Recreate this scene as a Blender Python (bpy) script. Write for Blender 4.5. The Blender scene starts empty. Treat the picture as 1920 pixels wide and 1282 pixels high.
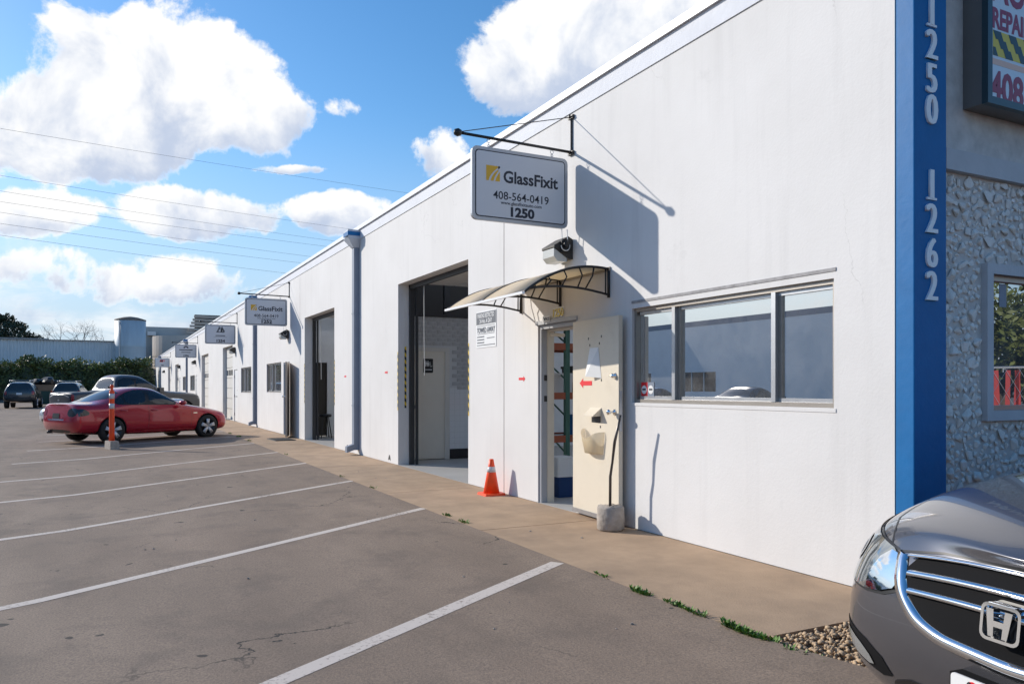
import bpy, bmesh, math, random
from mathutils import Vector, Matrix
from mathutils.bvhtree import BVHTree
random.seed(11)
C = bpy.context.scene.collection
SC = bpy.context.scene
R = math.radians

# ------------------------------------------------------------------ camera
# The photograph has a level camera: horizon at row 727 of 1282, the long wall
# vanishes at column 207 of 1920.  A pixel only gives a direction; distances
# come from the ground (z = 0 at the wall foot) and from the wall plane y = WY.
FPX, CX, HY, VPX, CH = 1470.0, 960.0, 727.0, 207.0, 1.38
ANG = math.atan((CX - VPX) / FPX)
CA, SA = math.cos(ANG), math.sin(ANG)
WY = 4.582                       # plane of the long wall
def ray(u, v):
    r = (u - CX) / FPX
    return Vector((-CA + SA * r, SA + CA * r, (HY - v) / FPX))
def onwall(u, v, y=WY):
    d = ray(u, v); t = y / d.y
    return d.x * t, CH + d.z * t
def onx(u, v, x):
    d = ray(u, v); t = x / d.x
    return d.y * t, CH + d.z * t
def onground(u, v, z=0.0):
    d = ray(u, v); t = (z - CH) / d.z
    return d.x * t, d.y * t
def atdepth(u, v, zc):
    d = ray(u, v)
    return Vector((d.x * zc, d.y * zc, CH + d.z * zc))
cam = bpy.data.cameras.new('camera')
cam.sensor_width = 36.0
cam.lens = FPX / 1920 * 36
cam.shift_y = (HY - 641) / 1920
cam.clip_end = 3000
camo = bpy.data.objects.new('camera', cam); C.objects.link(camo)
camo.location = (0, 0, CH)
camo.rotation_euler = (R(90), 0, math.pi / 2 - ANG)
SC.camera = camo

# ------------------------------------------------------------------ light
SUN_EL, SUN_TRAVEL = R(24.8), R(38.9)        # from the shadow of the hanging sign
sx, sy = -math.cos(SUN_TRAVEL), -math.sin(SUN_TRAVEL)
sundir = Vector((sx * math.cos(SUN_EL), sy * math.cos(SUN_EL), math.sin(SUN_EL)))
sl = bpy.data.lights.new('sun', 'SUN'); sl.energy = 4.7; sl.angle = R(0.53); sl.color = (1.0, 0.93, 0.83)
so = bpy.data.objects.new('sun', sl); C.objects.link(so)
so.rotation_euler = (-sundir).to_track_quat('-Z', 'Y').to_euler()
so.location = (-30, -30, 30)
SC.view_settings.view_transform = 'Standard'
SC.view_settings.look = 'None'
SC.view_settings.exposure = -0.1
SC.view_settings.gamma = 1.0
SC.view_settings.use_curve_mapping = False
SC.render.engine = 'CYCLES'
SC.cycles.use_denoising = True
try: SC.cycles.denoiser = 'OPENIMAGEDENOISE'
except Exception: pass
SC.cycles.max_bounces = 8; SC.cycles.diffuse_bounces = 6; SC.cycles.glossy_bounces = 4
SC.cycles.transparent_max_bounces = 12
SC.cycles.caustics_reflective = False; SC.cycles.caustics_refractive = False
SC.cycles.sample_clamp_indirect = 6.0

world = bpy.data.worlds.new('World'); SC.world = world; world.use_nodes = True
def build_world():
    nt = world.node_tree; nt.nodes.clear(); L = nt.links.new
    def N(t, **k):
        n = nt.nodes.new(t)
        for a, b in k.items(): setattr(n, a, b)
        return n
    def M(op, a, b=None, c=None):
        n = N('ShaderNodeMath', operation=op)
        for i, x in enumerate((a, b, c)):
            if x is None: continue
            if hasattr(x, 'is_output'): L(x, n.inputs[i])
            else: n.inputs[i].default_value = x
        return n.outputs[0]
    def DOT(vec, c):
        n = N('ShaderNodeVectorMath', operation='DOT_PRODUCT'); L(vec, n.inputs[0]); n.inputs[1].default_value = c
        return n.outputs['Value']
    def SS(x, lo, hi, o0=0.0, o1=1.0):
        n = N('ShaderNodeMapRange', interpolation_type='SMOOTHSTEP'); L(x, n.inputs[0])
        for i, q in enumerate((lo, hi, o0, o1)): n.inputs[i + 1].default_value = q
        return n.outputs[0]
    def NOISE(vec, scale, detail, rough=0.55, dist=0.0):
        n = N('ShaderNodeTexNoise'); L(vec, n.inputs['Vector'])
        n.inputs['Scale'].default_value = scale; n.inputs['Detail'].default_value = detail
        n.inputs['Roughness'].default_value = rough; n.inputs['Distortion'].default_value = dist
        return n.outputs['Fac']
    tc = N('ShaderNodeTexCoord'); d = tc.outputs['Generated']
    sky = N('ShaderNodeTexSky', sky_type='NISHITA', sun_disc=False)
    sky.sun_elevation = SUN_EL; sky.sun_rotation = math.atan2(sx, sy) % (2 * math.pi)
    sky.altitude = 20; sky.air_density = 1.0; sky.dust_density = 0.4; sky.ozone_density = 2.2
    hs = N('ShaderNodeHueSaturation'); L(sky.outputs[0], hs.inputs['Color'])
    hs.inputs['Saturation'].default_value = 1.3; hs.inputs['Value'].default_value = 1.9
    # cumulus: (column, row, half width, half height, weight) turned into directions
    blobs = [(300, 150, 165, 120, 1.0), (130, 235, 170, 75, .95), (400, 225, 150, 75, .85), (520, 205, 75, 40, .5),
             (240, 280, 180, 40, .6),
             (1010, 105, 150, 110, .95), (1130, 40, 190, 110, 1.0), (950, 150, 90, 50, .6),
             (820, 300, 75, 55, .72), (635, 205, 50, 24, .45), (640, 395, 100, 46, .85), (385, 400, 130, 45, .75),
             (50, 405, 100, 38, .7), (560, 318, 200, 9, .35),
             (250, 525, 240, 40, .5), (90, 490, 120, 32, .45), (480, 545, 180, 34, .45)]
    field = None
    nz = NOISE(d, 9.0, 9.0, 0.58, 0.25)
    nzc = NOISE(d, 30.0, 6.0, 0.6)
    nshift = N('ShaderNodeVectorMath', operation='ADD'); L(d, nshift.inputs[0]); nshift.inputs[1].default_value = (sundir * 0.035)[:]
    nz2 = NOISE(nshift.outputs[0], 9.0, 5.0, 0.55, 0.25)
    for (u, v, a, b, w) in blobs:
        c = ray(u, v).normalized()
        rt = Vector((SA, CA, 0)); rt = (rt - c * rt.dot(c)).normalized(); up = rt.cross(c)
        if up.z < 0: up = -up
        sc_ = FPX / ((ray(u, v)).length)
        x = M('MULTIPLY', DOT(d, rt[:]), sc_ / a); y = M('MULTIPLY', DOT(d, up[:]), sc_ / b)
        front = M('GREATER_THAN', DOT(d, c[:]), 0.3)
        q = M('MULTIPLY', M('SUBTRACT', 1.0, M('ADD', M('MULTIPLY', x, x), M('MULTIPLY', y, y))), w)
        q = M('MAXIMUM', q, -1.0)
        q = M('SUBTRACT', M('MULTIPLY', M('ADD', q, 1.0), front), 1.0)
        s = M('MULTIPLY', M('ADD', M('MULTIPLY', y, 0.5), 0.5), 1.0)
        wgt = M('POWER', M('MAXIMUM', M('ADD', q, 0.5), 0.001), 2.0); ws = M('MULTIPLY', wgt, s)
        if field is None: field = q; wsum = wgt; ssum = ws
        else:
            field = M('SMOOTH_MAX', field, q, 0.35); wsum = M('ADD', wsum, wgt); ssum = M('ADD', ssum, ws)
    shade = M('DIVIDE', ssum, M('ADD', wsum, 0.0005))
    # general broken cloud everywhere, denser towards the horizon
    sep = N('ShaderNodeSeparateXYZ'); L(d, sep.inputs[0]); el = sep.outputs['Z']
    pl = N('ShaderNodeVectorMath', operation='SCALE'); L(d, pl.inputs[0])
    L(M('DIVIDE', 1.0, M('ADD', M('MAXIMUM', el, 0.0), 0.16)), pl.inputs['Scale'])
    gen = NOISE(pl.outputs[0], 1.7, 8.0, 0.58, 0.3)
    low = SS(el, 0.02, 0.30, 0.24, -0.16)
    genf = M('ADD', M('SUBTRACT', gen, 0.60), low)
    dens = M('ADD', M('MULTIPLY', field, 0.62), M('MULTIPLY', M('SUBTRACT', nz, 0.5), 1.5))
    dens = M('ADD', dens, M('MULTIPLY', M('SUBTRACT', nzc, 0.5), 0.42))
    a1 = SS(dens, 0.115, 0.27)
    a2 = M('MULTIPLY', SS(genf, 0.0, 0.22), 0.62)
    alpha = M('MAXIMUM', a1, a2)
    lit = M('ADD', M('MULTIPLY', M('SUBTRACT', nz, nz2), 1.6), M('MULTIPLY', shade, 0.75))
    lit = M('ADD', lit, M('MULTIPLY', M('SUBTRACT', 1.0, a1), 0.5))
    litc = SS(lit, 0.04, 0.6)
    mixc = N('ShaderNodeMix', data_type='RGBA'); L(litc, mixc.inputs['Factor'])
    mixc.inputs[6].default_value = (6.0, 6.9, 8.7, 1); mixc.inputs[7].default_value = (11.4, 11.4, 11.4, 1)
    hz = N('ShaderNodeMix', data_type='RGBA'); L(SS(el, 0.0, 0.34, 0.92, 0.0), hz.inputs['Factor'])
    L(hs.outputs[0], hz.inputs[6]); hz.inputs[7].default_value = (5.0, 6.5, 8.6, 1)
    mx = N('ShaderNodeMix', data_type='RGBA'); L(alpha, mx.inputs['Factor'])
    L(hz.outputs[2], mx.inputs[6]); L(mixc.outputs[2], mx.inputs[7])
    bg = N('ShaderNodeBackground'); bg.inputs['Strength'].default_value = 0.1
    L(mx.outputs[2], bg.inputs['Color'])
    out = N('ShaderNodeOutputWorld'); L(bg.outputs[0], out.inputs[0])
build_world()
world.cycles.sampling_method = 'MANUAL'; world.cycles.sample_map_resolution = 512

# ------------------------------------------------------------------ materials
def mat(name, col, rough=0.6, metal=0.0, var=0.0, vs=4.0, bump=0.0, bs=40.0, spec=0.5, coat=0.0, dirt=None, ds=2.0, stretch=None, emit=None):
    m = bpy.data.materials.new(name); m.use_nodes = True; nt = m.node_tree; L = nt.links.new
    b = nt.nodes['Principled BSDF']
    b.inputs['Base Color'].default_value = (*col, 1); b.inputs['Roughness'].default_value = rough
    b.inputs['Metallic'].default_value = metal; b.inputs['Specular IOR Level'].default_value = spec
    b.inputs['Coat Weight'].default_value = coat; b.inputs['Coat Roughness'].default_value = 0.04
    tc = nt.nodes.new('ShaderNodeTexCoord'); vec = tc.outputs['Object']
    if stretch:
        mp = nt.nodes.new('ShaderNodeMapping'); mp.inputs['Scale'].default_value = stretch; L(vec, mp.inputs[0]); vec = mp.outputs[0]
    def noise(s, det=5, ro=0.6):
        n = nt.nodes.new('ShaderNodeTexNoise'); n.inputs['Scale'].default_value = s; n.inputs['Detail'].default_value = det
        n.inputs['Roughness'].default_value = ro; L(vec, n.inputs['Vector']); return n.outputs['Fac']
    csock = None
    if var:
        mr = nt.nodes.new('ShaderNodeMapRange'); L(noise(vs), mr.inputs[0]); mr.inputs[1].default_value = .25; mr.inputs[2].default_value = .75
        mr.inputs[3].default_value = 1 - var; mr.inputs[4].default_value = 1 + var
        mu = nt.nodes.new('ShaderNodeMix'); mu.data_type = 'RGBA'; mu.blend_type = 'MULTIPLY'; mu.inputs[0].default_value = 1
        mu.inputs[6].default_value = (*col, 1); L(mr.outputs[0], mu.inputs[7]); csock = mu.outputs[2]
    if dirt:
        mr = nt.nodes.new('ShaderNodeMapRange'); L(noise(ds, 7, .65), mr.inputs[0]); mr.inputs[1].default_value = .5; mr.inputs[2].default_value = .78
        mr.inputs[4].default_value = dirt[3]
        mu = nt.nodes.new('ShaderNodeMix'); mu.data_type = 'RGBA'; L(mr.outputs[0], mu.inputs[0])
        if csock: L(csock, mu.inputs[6])
        else: mu.inputs[6].default_value = (*col, 1)
        mu.inputs[7].default_value = (*dirt[:3], 1); csock = mu.outputs[2]
    if csock: L(csock, b.inputs['Base Color'])
    if bump:
        bn = nt.nodes.new('ShaderNodeBump'); bn.inputs['Strength'].default_value = bump; bn.inputs['Distance'].default_value = 0.01
        L(noise(bs, 6), bn.inputs['Height']); L(bn.outputs[0], b.inputs['Normal'])
    return m
def glass_mat(name, refl, tint, rough=0.0, dust=.12):
    m = bpy.data.materials.new(name); m.use_nodes = True; nt = m.node_tree; L = nt.links.new
    nt.nodes.remove(nt.nodes['Principled BSDF'])
    g = nt.nodes.new('ShaderNodeBsdfGlossy'); g.inputs['Roughness'].default_value = rough
    t = nt.nodes.new('ShaderNodeBsdfTransparent'); t.inputs[0].default_value = (*tint, 1)
    fr = nt.nodes.new('ShaderNodeFresnel'); fr.inputs[0].default_value = 1.5
    ad = nt.nodes.new('ShaderNodeMath'); ad.operation = 'MULTIPLY_ADD'; L(fr.outputs[0], ad.inputs[0]); ad.inputs[1].default_value = 1.0; ad.inputs[2].default_value = refl
    ad.use_clamp = True
    mx = nt.nodes.new('ShaderNodeMixShader'); L(ad.outputs[0], mx.inputs[0]); L(t.outputs[0], mx.inputs[1]); L(g.outputs[0], mx.inputs[2])
    tc = nt.nodes.new('ShaderNodeTexCoord'); n1 = nt.nodes.new('ShaderNodeTexNoise'); L(tc.outputs['Object'], n1.inputs['Vector']); n1.inputs['Scale'].default_value = 3.0; n1.inputs['Detail'].default_value = 9; n1.inputs['Roughness'].default_value = .72
    r1 = nt.nodes.new('ShaderNodeMapRange'); L(n1.outputs[0], r1.inputs[0]); r1.inputs[1].default_value = .3; r1.inputs[2].default_value = .75; r1.inputs[3].default_value = .03; r1.inputs[4].default_value = .03 + dust
    df = nt.nodes.new('ShaderNodeBsdfDiffuse'); df.inputs[0].default_value = (.8, .8, .8, 1)
    m2 = nt.nodes.new('ShaderNodeMixShader'); L(r1.outputs[0], m2.inputs[0]); L(mx.outputs[0], m2.inputs[1]); L(df.outputs[0], m2.inputs[2])
    L(m2.outputs[0], nt.nodes['Material Output'].inputs[0])
    return m
MT = {}
def wall_material():
    m = bpy.data.materials.new('white_stucco'); m.use_nodes = True; nt = m.node_tree; L = nt.links.new
    b = nt.nodes['Principled BSDF']; tc = nt.nodes.new('ShaderNodeTexCoord'); vec = tc.outputs['Object']
    def noise(s, det=5, ro=.6, st=None):
        v = vec
        if st: mp = nt.nodes.new('ShaderNodeMapping'); mp.inputs['Scale'].default_value = st; L(vec, mp.inputs[0]); v = mp.outputs[0]
        n = nt.nodes.new('ShaderNodeTexNoise'); n.inputs['Scale'].default_value = s; n.inputs['Detail'].default_value = det; n.inputs['Roughness'].default_value = ro; L(v, n.inputs['Vector']); return n
    def mr(x, lo, hi, a, c):
        n = nt.nodes.new('ShaderNodeMapRange'); L(x, n.inputs[0])
        for i, q in enumerate((lo, hi, a, c)): n.inputs[i+1].default_value = q
        return n.outputs[0]
    def mix(f, a, c):
        n = nt.nodes.new('ShaderNodeMix'); n.data_type = 'RGBA'; L(f, n.inputs[0])
        for i, q in ((6, a), (7, c)):
            if hasattr(q, 'is_output'): L(q, n.inputs[i])
            else: n.inputs[i].default_value = (*q, 1)
        return n.outputs[2]
    col = mix(mr(noise(.8, 5).outputs[0], .3, .7, 0, 1), (.685, .67, .655), (.75, .737, .725))
    col = mix(mr(noise(1.0, 6, .65, (5, 5, .3)).outputs[0], .52, .78, 0, .30), col, (.50, .49, .48))
    col = mix(mr(noise(1.3, 9, .72).outputs[0], .62, .74, 0, .32), col, (.44, .43, .42))
    col = mix(mr(noise(7, 6, .7).outputs[0], .70, .76, 0, .5), col, (.80, .79, .78))
    wv = nt.nodes.new('ShaderNodeVectorMath'); wv.operation = 'ADD'; L(vec, wv.inputs[0])
    sc_ = nt.nodes.new('ShaderNodeVectorMath'); sc_.operation = 'SCALE'; L(noise(2.5, 6).outputs['Color'], sc_.inputs[0]); sc_.inputs['Scale'].default_value = .5; L(sc_.outputs[0], wv.inputs[1])
    vo = nt.nodes.new('ShaderNodeTexVoronoi'); vo.feature = 'DISTANCE_TO_EDGE'; vo.inputs['Scale'].default_value = .55; L(wv.outputs[0], vo.inputs['Vector'])
    ck = nt.nodes.new('ShaderNodeMath'); ck.operation = 'MULTIPLY'; L(mr(vo.outputs['Distance'], .0, .0022, .55, 0), ck.inputs[0]); L(mr(noise(.5, 2).outputs[0], .52, .6, 0, 1), ck.inputs[1])
    col = mix(ck.outputs[0], col, (.42, .41, .40))
    L(col, b.inputs['Base Color']); b.inputs['Roughness'].default_value = .75; b.inputs['Specular IOR Level'].default_value = .3
    ad = nt.nodes.new('ShaderNodeMath'); ad.operation = 'MULTIPLY_ADD'; L(noise(6, 7, .6).outputs[0], ad.inputs[0]); ad.inputs[1].default_value = 1.0; L(noise(45, 3).outputs[0], ad.inputs[2])
    bn = nt.nodes.new('ShaderNodeBump'); bn.inputs['Strength'].default_value = .13; bn.inputs['Distance'].default_value = .01; L(ad.outputs[0], bn.inputs['Height']); L(bn.outputs[0], b.inputs['Normal'])
    return m
MT['wall'] = wall_material()
MT['band'] = mat('pale_blue_paint', (.66, .68, .73), .7, var=.05, vs=3, bump=.35, bs=14)
MT['coping'] = mat('white_metal', (.85, .85, .85), .35, var=.03)
MT['greyblue'] = mat('grey_blue_paint', (.20, .24, .31), .55, var=.06, vs=6)
MT['blue'] = mat('blue_paint', (.002, .135, .37), .55, var=.08, vs=5, bump=.2, bs=16, spec=.3)
MT['joint'] = mat('grey_sealant', (.16, .18, .22), .8)
MT['concrete'] = mat('sidewalk_concrete', (.42, .29, .185), .9, var=.2, vs=2.2, bump=.35, bs=70, dirt=(.25, .175, .12, .65), ds=1.3)
MT['floor'] = mat('interior_concrete', (.46, .44, .41), .5, var=.1, vs=1.5)
MT['dark'] = mat('dark_steel', (.035, .035, .037), .5)
MT['black'] = mat('black_metal', (.012, .012, .014), .4)
MT['rubber'] = mat('black_rubber', (.018, .018, .018), .75, var=.15, vs=30)
MT['cream'] = mat('cream_paint', (.74, .66, .53), .45, var=.03, vs=3, bump=.06, bs=60, dirt=(.5, .43, .33, .35), ds=3)
MT['tandoor'] = mat('tan_paint', (.50, .41, .33), .5, var=.04)
MT['white'] = mat('white_paint', (.80, .80, .79), .5, var=.03)
MT['offwhite'] = mat('beige_white', (.70, .67, .62), .5, var=.04)
MT['intwall'] = mat('interior_wall', (.80, .79, .77), .8, var=.06)
MT['steel'] = mat('galvanised_steel', (.45, .46, .48), .35, .8, var=.08, vs=8)
MT['alum'] = mat('bronze_aluminium', (.33, .30, .27), .4, .7, var=.08, vs=12)
MT['chrome'] = mat('chrome', (.82, .84, .86), .06, 1.0)
MT['signface'] = mat('sign_face', (.62, .64, .68), .35)
MT['signrim'] = mat('sign_rim', (.42, .44, .47), .35, .3)
MT['navy'] = mat('navy_print', (.012, .018, .035), .5)
MT['yellow'] = mat('golden_print', (.72, .42, .03), .5)
MT['red'] = mat('red_vinyl', (.75, .01, .02), .5)
MT['orange'] = mat('orange_plastic', (.95, .08, .012), .45, var=.06, vs=9, dirt=(.45, .05, .02, .4), ds=6)
MT['reflect'] = mat('reflective_tape', (.62, .62, .64), .3)
MT['rawconc'] = mat('rough_concrete', (.42, .37, .32), .95, var=.25, vs=14, bump=.9, bs=30, dirt=(.2, .17, .14, .6), ds=9)
MT['winglass'] = glass_mat('window_glass', .80, (.35, .37, .38))
MT['blind'] = mat('vertical_blind', (.10, .13, .15), .7)
MT['carglass'] = mat('car_glass', (.012, .015, .017), .03, spec=.8)
MT['carglass_far'] = mat('dark_car_glass', (.02, .024, .028), .05, spec=.7)
MT['brick'] = mat('grey_brick', (.48, .48, .485), .8, var=.25, vs=7, bump=.4, bs=40)
MT['mortar'] = mat('mortar', (.66, .66, .66), .9)
MT['tile'] = mat('white_tile', (.80, .80, .80), .2, var=.04, vs=3)
MT['rock'] = mat('white_rock', (.82, .79, .745), .85, var=.16, vs=9, bump=.5, bs=35)
MT['rockbed'] = mat('painted_mortar', (.56, .54, .52), .9, var=.2, vs=8, bump=.8, bs=22)
MT['pebble'] = mat('river_pebble', (.47, .33, .20), .7, var=.45, vs=17)
MT['soil'] = mat('soil', (.10, .075, .05), .95, var=.3, vs=8)
MT['leaf'] = mat('oleander_leaf', (.085, .115, .04), .55, var=.45, vs=1.2)
MT['leaf2'] = mat('yellow_green_leaf', (.17, .19, .035), .55, var=.35, vs=1.2)
MT['leaf3'] = mat('dark_leaf', (.030, .048, .022), .6, var=.4, vs=.9)
MT['weed'] = mat('weed_leaf', (.10, .20, .02), .55, var=.4, vs=9)
MT['bark'] = mat('bark', (.11, .085, .065), .9, var=.25, vs=6)
MT['twig'] = mat('bare_twig', (.15, .125, .115), .9)

# ------------------------------------------------------------------ mesh tools
class MB:
    def __init__(s): s.v = []; s.f = []
    def add(s, vs, fs):
        n = len(s.v); s.v += [tuple(p) for p in vs]; s.f += [tuple(i + n for i in q) for q in fs]; return s
    def box(s, x0, x1, y0, y1, z0, z1):
        return s.add([(x0,y0,z0),(x1,y0,z0),(x1,y1,z0),(x0,y1,z0),(x0,y0,z1),(x1,y0,z1),(x1,y1,z1),(x0,y1,z1)],
                     [(3,2,1,0),(4,5,6,7),(0,1,5,4),(1,2,6,5),(2,3,7,6),(3,0,4,7)])
    def prism(s, poly, fn0, fn1):
        """poly of 2-D points; fn0 and fn1 turn a point into the near and far 3-D point"""
        n = len(poly)
        return s.add([fn0(*p) for p in poly] + [fn1(*p) for p in poly],
                     [tuple(range(n))[::-1], tuple(range(n, 2*n))] + [(i, (i+1) % n, n + (i+1) % n, n + i) for i in range(n)])
    def tube(s, path, r, n=8, cap=True):
        P = [Vector(p) for p in path]; k = len(P); rs = r if isinstance(r, (list, tuple)) else [r] * k
        rings = []; prev = None
        for i in range(k):
            t = (P[min(i+1, k-1)] - P[max(i-1, 0)]).normalized()
            a = prev if prev is not None else (Vector((0,0,1)) if abs(t.z) < .9 else Vector((1,0,0)))
            a = (a - t * a.dot(t)).normalized(); prev = a; b = t.cross(a)
            rings.append([P[i] + (a * math.cos(2*math.pi*j/n) + b * math.sin(2*math.pi*j/n)) * rs[i] for j in range(n)])
        vs = [p for q in rings for p in q]
        fs = [(i*n+j, i*n+(j+1) % n, (i+1)*n+(j+1) % n, (i+1)*n+j) for i in range(k-1) for j in range(n)]
        if cap: fs += [tuple(range(n))[::-1], tuple((k-1)*n+j for j in range(n))]
        return s.add(vs, fs)
    def lathe(s, prof, n=24, c=(0,0,0), axis='z', cap=True):
        vs = []; k = len(prof)
        for r, h in prof:
            for j in range(n):
                a = 2*math.pi*j/n; x, y = r*math.cos(a), r*math.sin(a)
                p = (x, y, h) if axis == 'z' else ((x, h, y) if axis == 'y' else (h, x, y))
                vs.append((p[0]+c[0], p[1]+c[1], p[2]+c[2]))
        fs = [(i*n+j, i*n+(j+1) % n, (i+1)*n+(j+1) % n, (i+1)*n+j) for i in range(k-1) for j in range(n)]
        if cap: fs += [tuple(range(n))[::-1], tuple((k-1)*n+j for j in range(n))]
        return s.add(vs, fs)
    def build(s, name, m, parent=None, smooth=False, world=True, fix=True):
        me = bpy.data.meshes.new(name); me.from_pydata(s.v, [], s.f); me.validate()
        if fix:
            bm = bmesh.new(); bm.from_mesh(me); bmesh.ops.recalc_face_normals(bm, faces=bm.faces); bm.to_mesh(me); bm.free()
        if m: me.materials.append(MT[m] if isinstance(m, str) else m)
        if smooth:
            for p in me.polygons: p.use_smooth = True
        return place(bpy.data.objects.new(name, me), parent, world)
def place(o, parent=None, world=True):
    C.objects.link(o)
    if parent is not None:
        o.parent = parent
        if world:
            w = Matrix.Identity(4); q = parent
            chain = []
            while q is not None: chain.append(q); q = q.parent
            for q in reversed(chain):
                w = w @ q.matrix_parent_inverse @ q.matrix_basis
            o.matrix_parent_inverse = w.inverted()
    return o
def tag(o, label, cat=None, group=None, kind=None):
    if label: o['label'] = label
    if cat: o['category'] = cat
    if group: o['group'] = group
    if kind: o['kind'] = kind
    return o
def thing(name, label, cat, loc=(0,0,0), rz=0.0, group=None):
    o = bpy.data.objects.new(name, None); o.empty_display_size = .2; C.objects.link(o)
    o.location = loc; o.rotation_euler = (0, 0, rz)
    return tag(o, label, cat, group)
def copy_tree(o, parent=None):
    c = o.copy(); C.objects.link(c)
    if parent is not None: c.parent = parent
    for ch in o.children: copy_tree(ch, c)
    return c
def rounded(poly, n=2):
    for _ in range(n):
        q = []
        for i in range(len(poly)):
            a = poly[i]; b = poly[(i+1) % len(poly)]
            q += [tuple(a[k]*.75 + b[k]*.25 for k in range(len(a))), tuple(a[k]*.25 + b[k]*.75 for k in range(len(a)))]
        poly = q
    return poly
def rrect(x0, x1, z0, z1, r, n=4):
    out = []
    for cx_, cz_, a0 in ((x1-r, z1-r, 0), (x0+r, z1-r, 90), (x0+r, z0+r, 180), (x1-r, z0+r, 270)):
        for k in range(n+1):
            a = R(a0 + 90*k/n); out.append((cx_+r*math.cos(a), cz_+r*math.sin(a)))
    return out
def text(name, body, size, m, parent, loc, rot, bold=0.0, depth=0.002, align='CENTER', sx_=1.0, world=True):
    cu = bpy.data.curves.new(name, 'FONT'); cu.body = body; cu.size = size; cu.align_x = align; cu.align_y = 'TOP_BASELINE'
    cu.extrude = depth; cu.offset = bold; cu.resolution_u = 3
    t = bpy.data.objects.new(name, cu); C.objects.link(t)
    me = bpy.data.meshes.new_from_object(t.evaluated_get(bpy.context.evaluated_depsgraph_get()))
    bpy.data.objects.remove(t); bpy.data.curves.remove(cu)
    top = max((v.co.y for v in me.vertices), default=0)
    me.transform(Matrix.Translation((0, -top / 2, 0)))
    me.transform(Matrix.Translation(Vector(loc)) @ rot.to_4x4() @ Matrix.Diagonal((sx_, 1, 1, 1)))
    me.materials.clear(); me.materials.append(MT[m])
    o = bpy.data.objects.new(name, me)
    return place(o, parent, world)
ROT_XZ = Matrix.Rotation(R(90), 3, 'X')          # text standing in the x-z plane, facing -y
ROT_FX = Matrix.Rotation(R(90), 3, 'Z') @ ROT_XZ  # facing +x, reading towards +y
# ------------------------------------------------------------------ ground
CURB = 3.2
def slope(x):
    return .03 if x > -15 else (.01 if x < -22 else .01 + .02 * (x + 22) / 7)
def zg(x, y):
    if x > -2.46: return max(zg(-2.5, y), .06 * min(1.0, max(0.0, (y - .8) / 2.4)) if y > .8 else -9)
    if y >= CURB: return 0.0
    s = slope(x)
    if y >= -.4: return -s * (CURB - y)
    return min(0.0, -s * 3.6 + (-.4 - y) * .0125)
def asphalt_material():
    m = bpy.data.materials.new('asphalt'); m.use_nodes = True; nt = m.node_tree; L = nt.links.new
    b = nt.nodes['Principled BSDF']; tc = nt.nodes.new('ShaderNodeTexCoord'); vec = tc.outputs['Object']
    def noise(s, det=6, ro=.6, v=vec, dist=0):
        n = nt.nodes.new('ShaderNodeTexNoise'); n.inputs['Scale'].default_value = s; n.inputs['Detail'].default_value = det
        n.inputs['Roughness'].default_value = ro; n.inputs['Distortion'].default_value = dist; L(v, n.inputs['Vector']); return n
    def mr(x, lo, hi, a, c):
        n = nt.nodes.new('ShaderNodeMapRange'); L(x, n.inputs[0])
        for i, q in enumerate((lo, hi, a, c)): n.inputs[i+1].default_value = q
        return n.outputs[0]
    def mix(f, a, c, t='MIX'):
        n = nt.nodes.new('ShaderNodeMix'); n.data_type = 'RGBA'; n.blend_type = t
        if hasattr(f, 'is_output'): L(f, n.inputs[0])
        else: n.inputs[0].default_value = f
        for i, q in ((6, a), (7, c)):
            if hasattr(q, 'is_output'): L(q, n.inputs[i])
            else: n.inputs[i].default_value = (*q, 1)
        return n.outputs[2]
    mp = nt.nodes.new('ShaderNodeMapping'); mp.inputs['Rotation'].default_value = (0, 0, R(-25)); mp.inputs['Scale'].default_value = (.6, 1.8, 1); L(vec, mp.inputs[0])
    base = mix(mr(noise(.55, 5, .6, mp.outputs[0]).outputs[0], .3, .7, 0, 1), (.225, .166, .12), (.37, .277, .202))
    base = mix(mr(noise(1.7, 7, .68).outputs[0], .50, .70, 0, .6), base, (.145, .112, .088))
    base = mix(mr(noise(.3, 4, .6).outputs[0], .55, .75, 0, .5), base, (.33, .235, .168))
    grain = noise(75, 5, .75)
    base = mix(mr(grain.outputs[0], .38, .68, .0, .75), base, (.105, .08, .066))
    base = mix(mr(noise(420, 2, .6).outputs[0], .62, .75, 0, .5), base, (.36, .29, .24))
    # cracks: warped cell borders, only in places
    wv = nt.nodes.new('ShaderNodeVectorMath'); wv.operation = 'ADD'; L(vec, wv.inputs[0])
    sc_ = nt.nodes.new('ShaderNodeVectorMath'); sc_.operation = 'SCALE'; L(noise(2.2, 5).outputs['Color'], sc_.inputs[0]); sc_.inputs['Scale'].default_value = .55
    L(sc_.outputs[0], wv.inputs[1])
    vo = nt.nodes.new('ShaderNodeTexVoronoi'); vo.feature = 'DISTANCE_TO_EDGE'; vo.inputs['Scale'].default_value = .33; L(wv.outputs[0], vo.inputs['Vector'])
    crack = nt.nodes.new('ShaderNodeMath'); crack.operation = 'MULTIPLY'
    L(mr(vo.outputs['Distance'], .001, .0035, 1, 0), crack.inputs[0]); L(mr(noise(.45, 3).outputs[0], .5, .6, 0, 1), crack.inputs[1])
    base = mix(crack.outputs[0], base, (.03, .027, .025))
    pit = mr(noise(5.5, 2, .5).outputs[0], .735, .755, 0, .85)
    base = mix(pit, base, (.03, .028, .026))
    L(base, b.inputs['Base Color']); b.inputs['Roughness'].default_value = .82; b.inputs['Specular IOR Level'].default_value = .35
    bn = nt.nodes.new('ShaderNodeBump'); bn.inputs['Strength'].default_value = .55; bn.inputs['Distance'].default_value = .006
    L(grain.outputs[0], bn.inputs['Height']); L(bn.outputs[0], b.inputs['Normal'])
    return m
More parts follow.
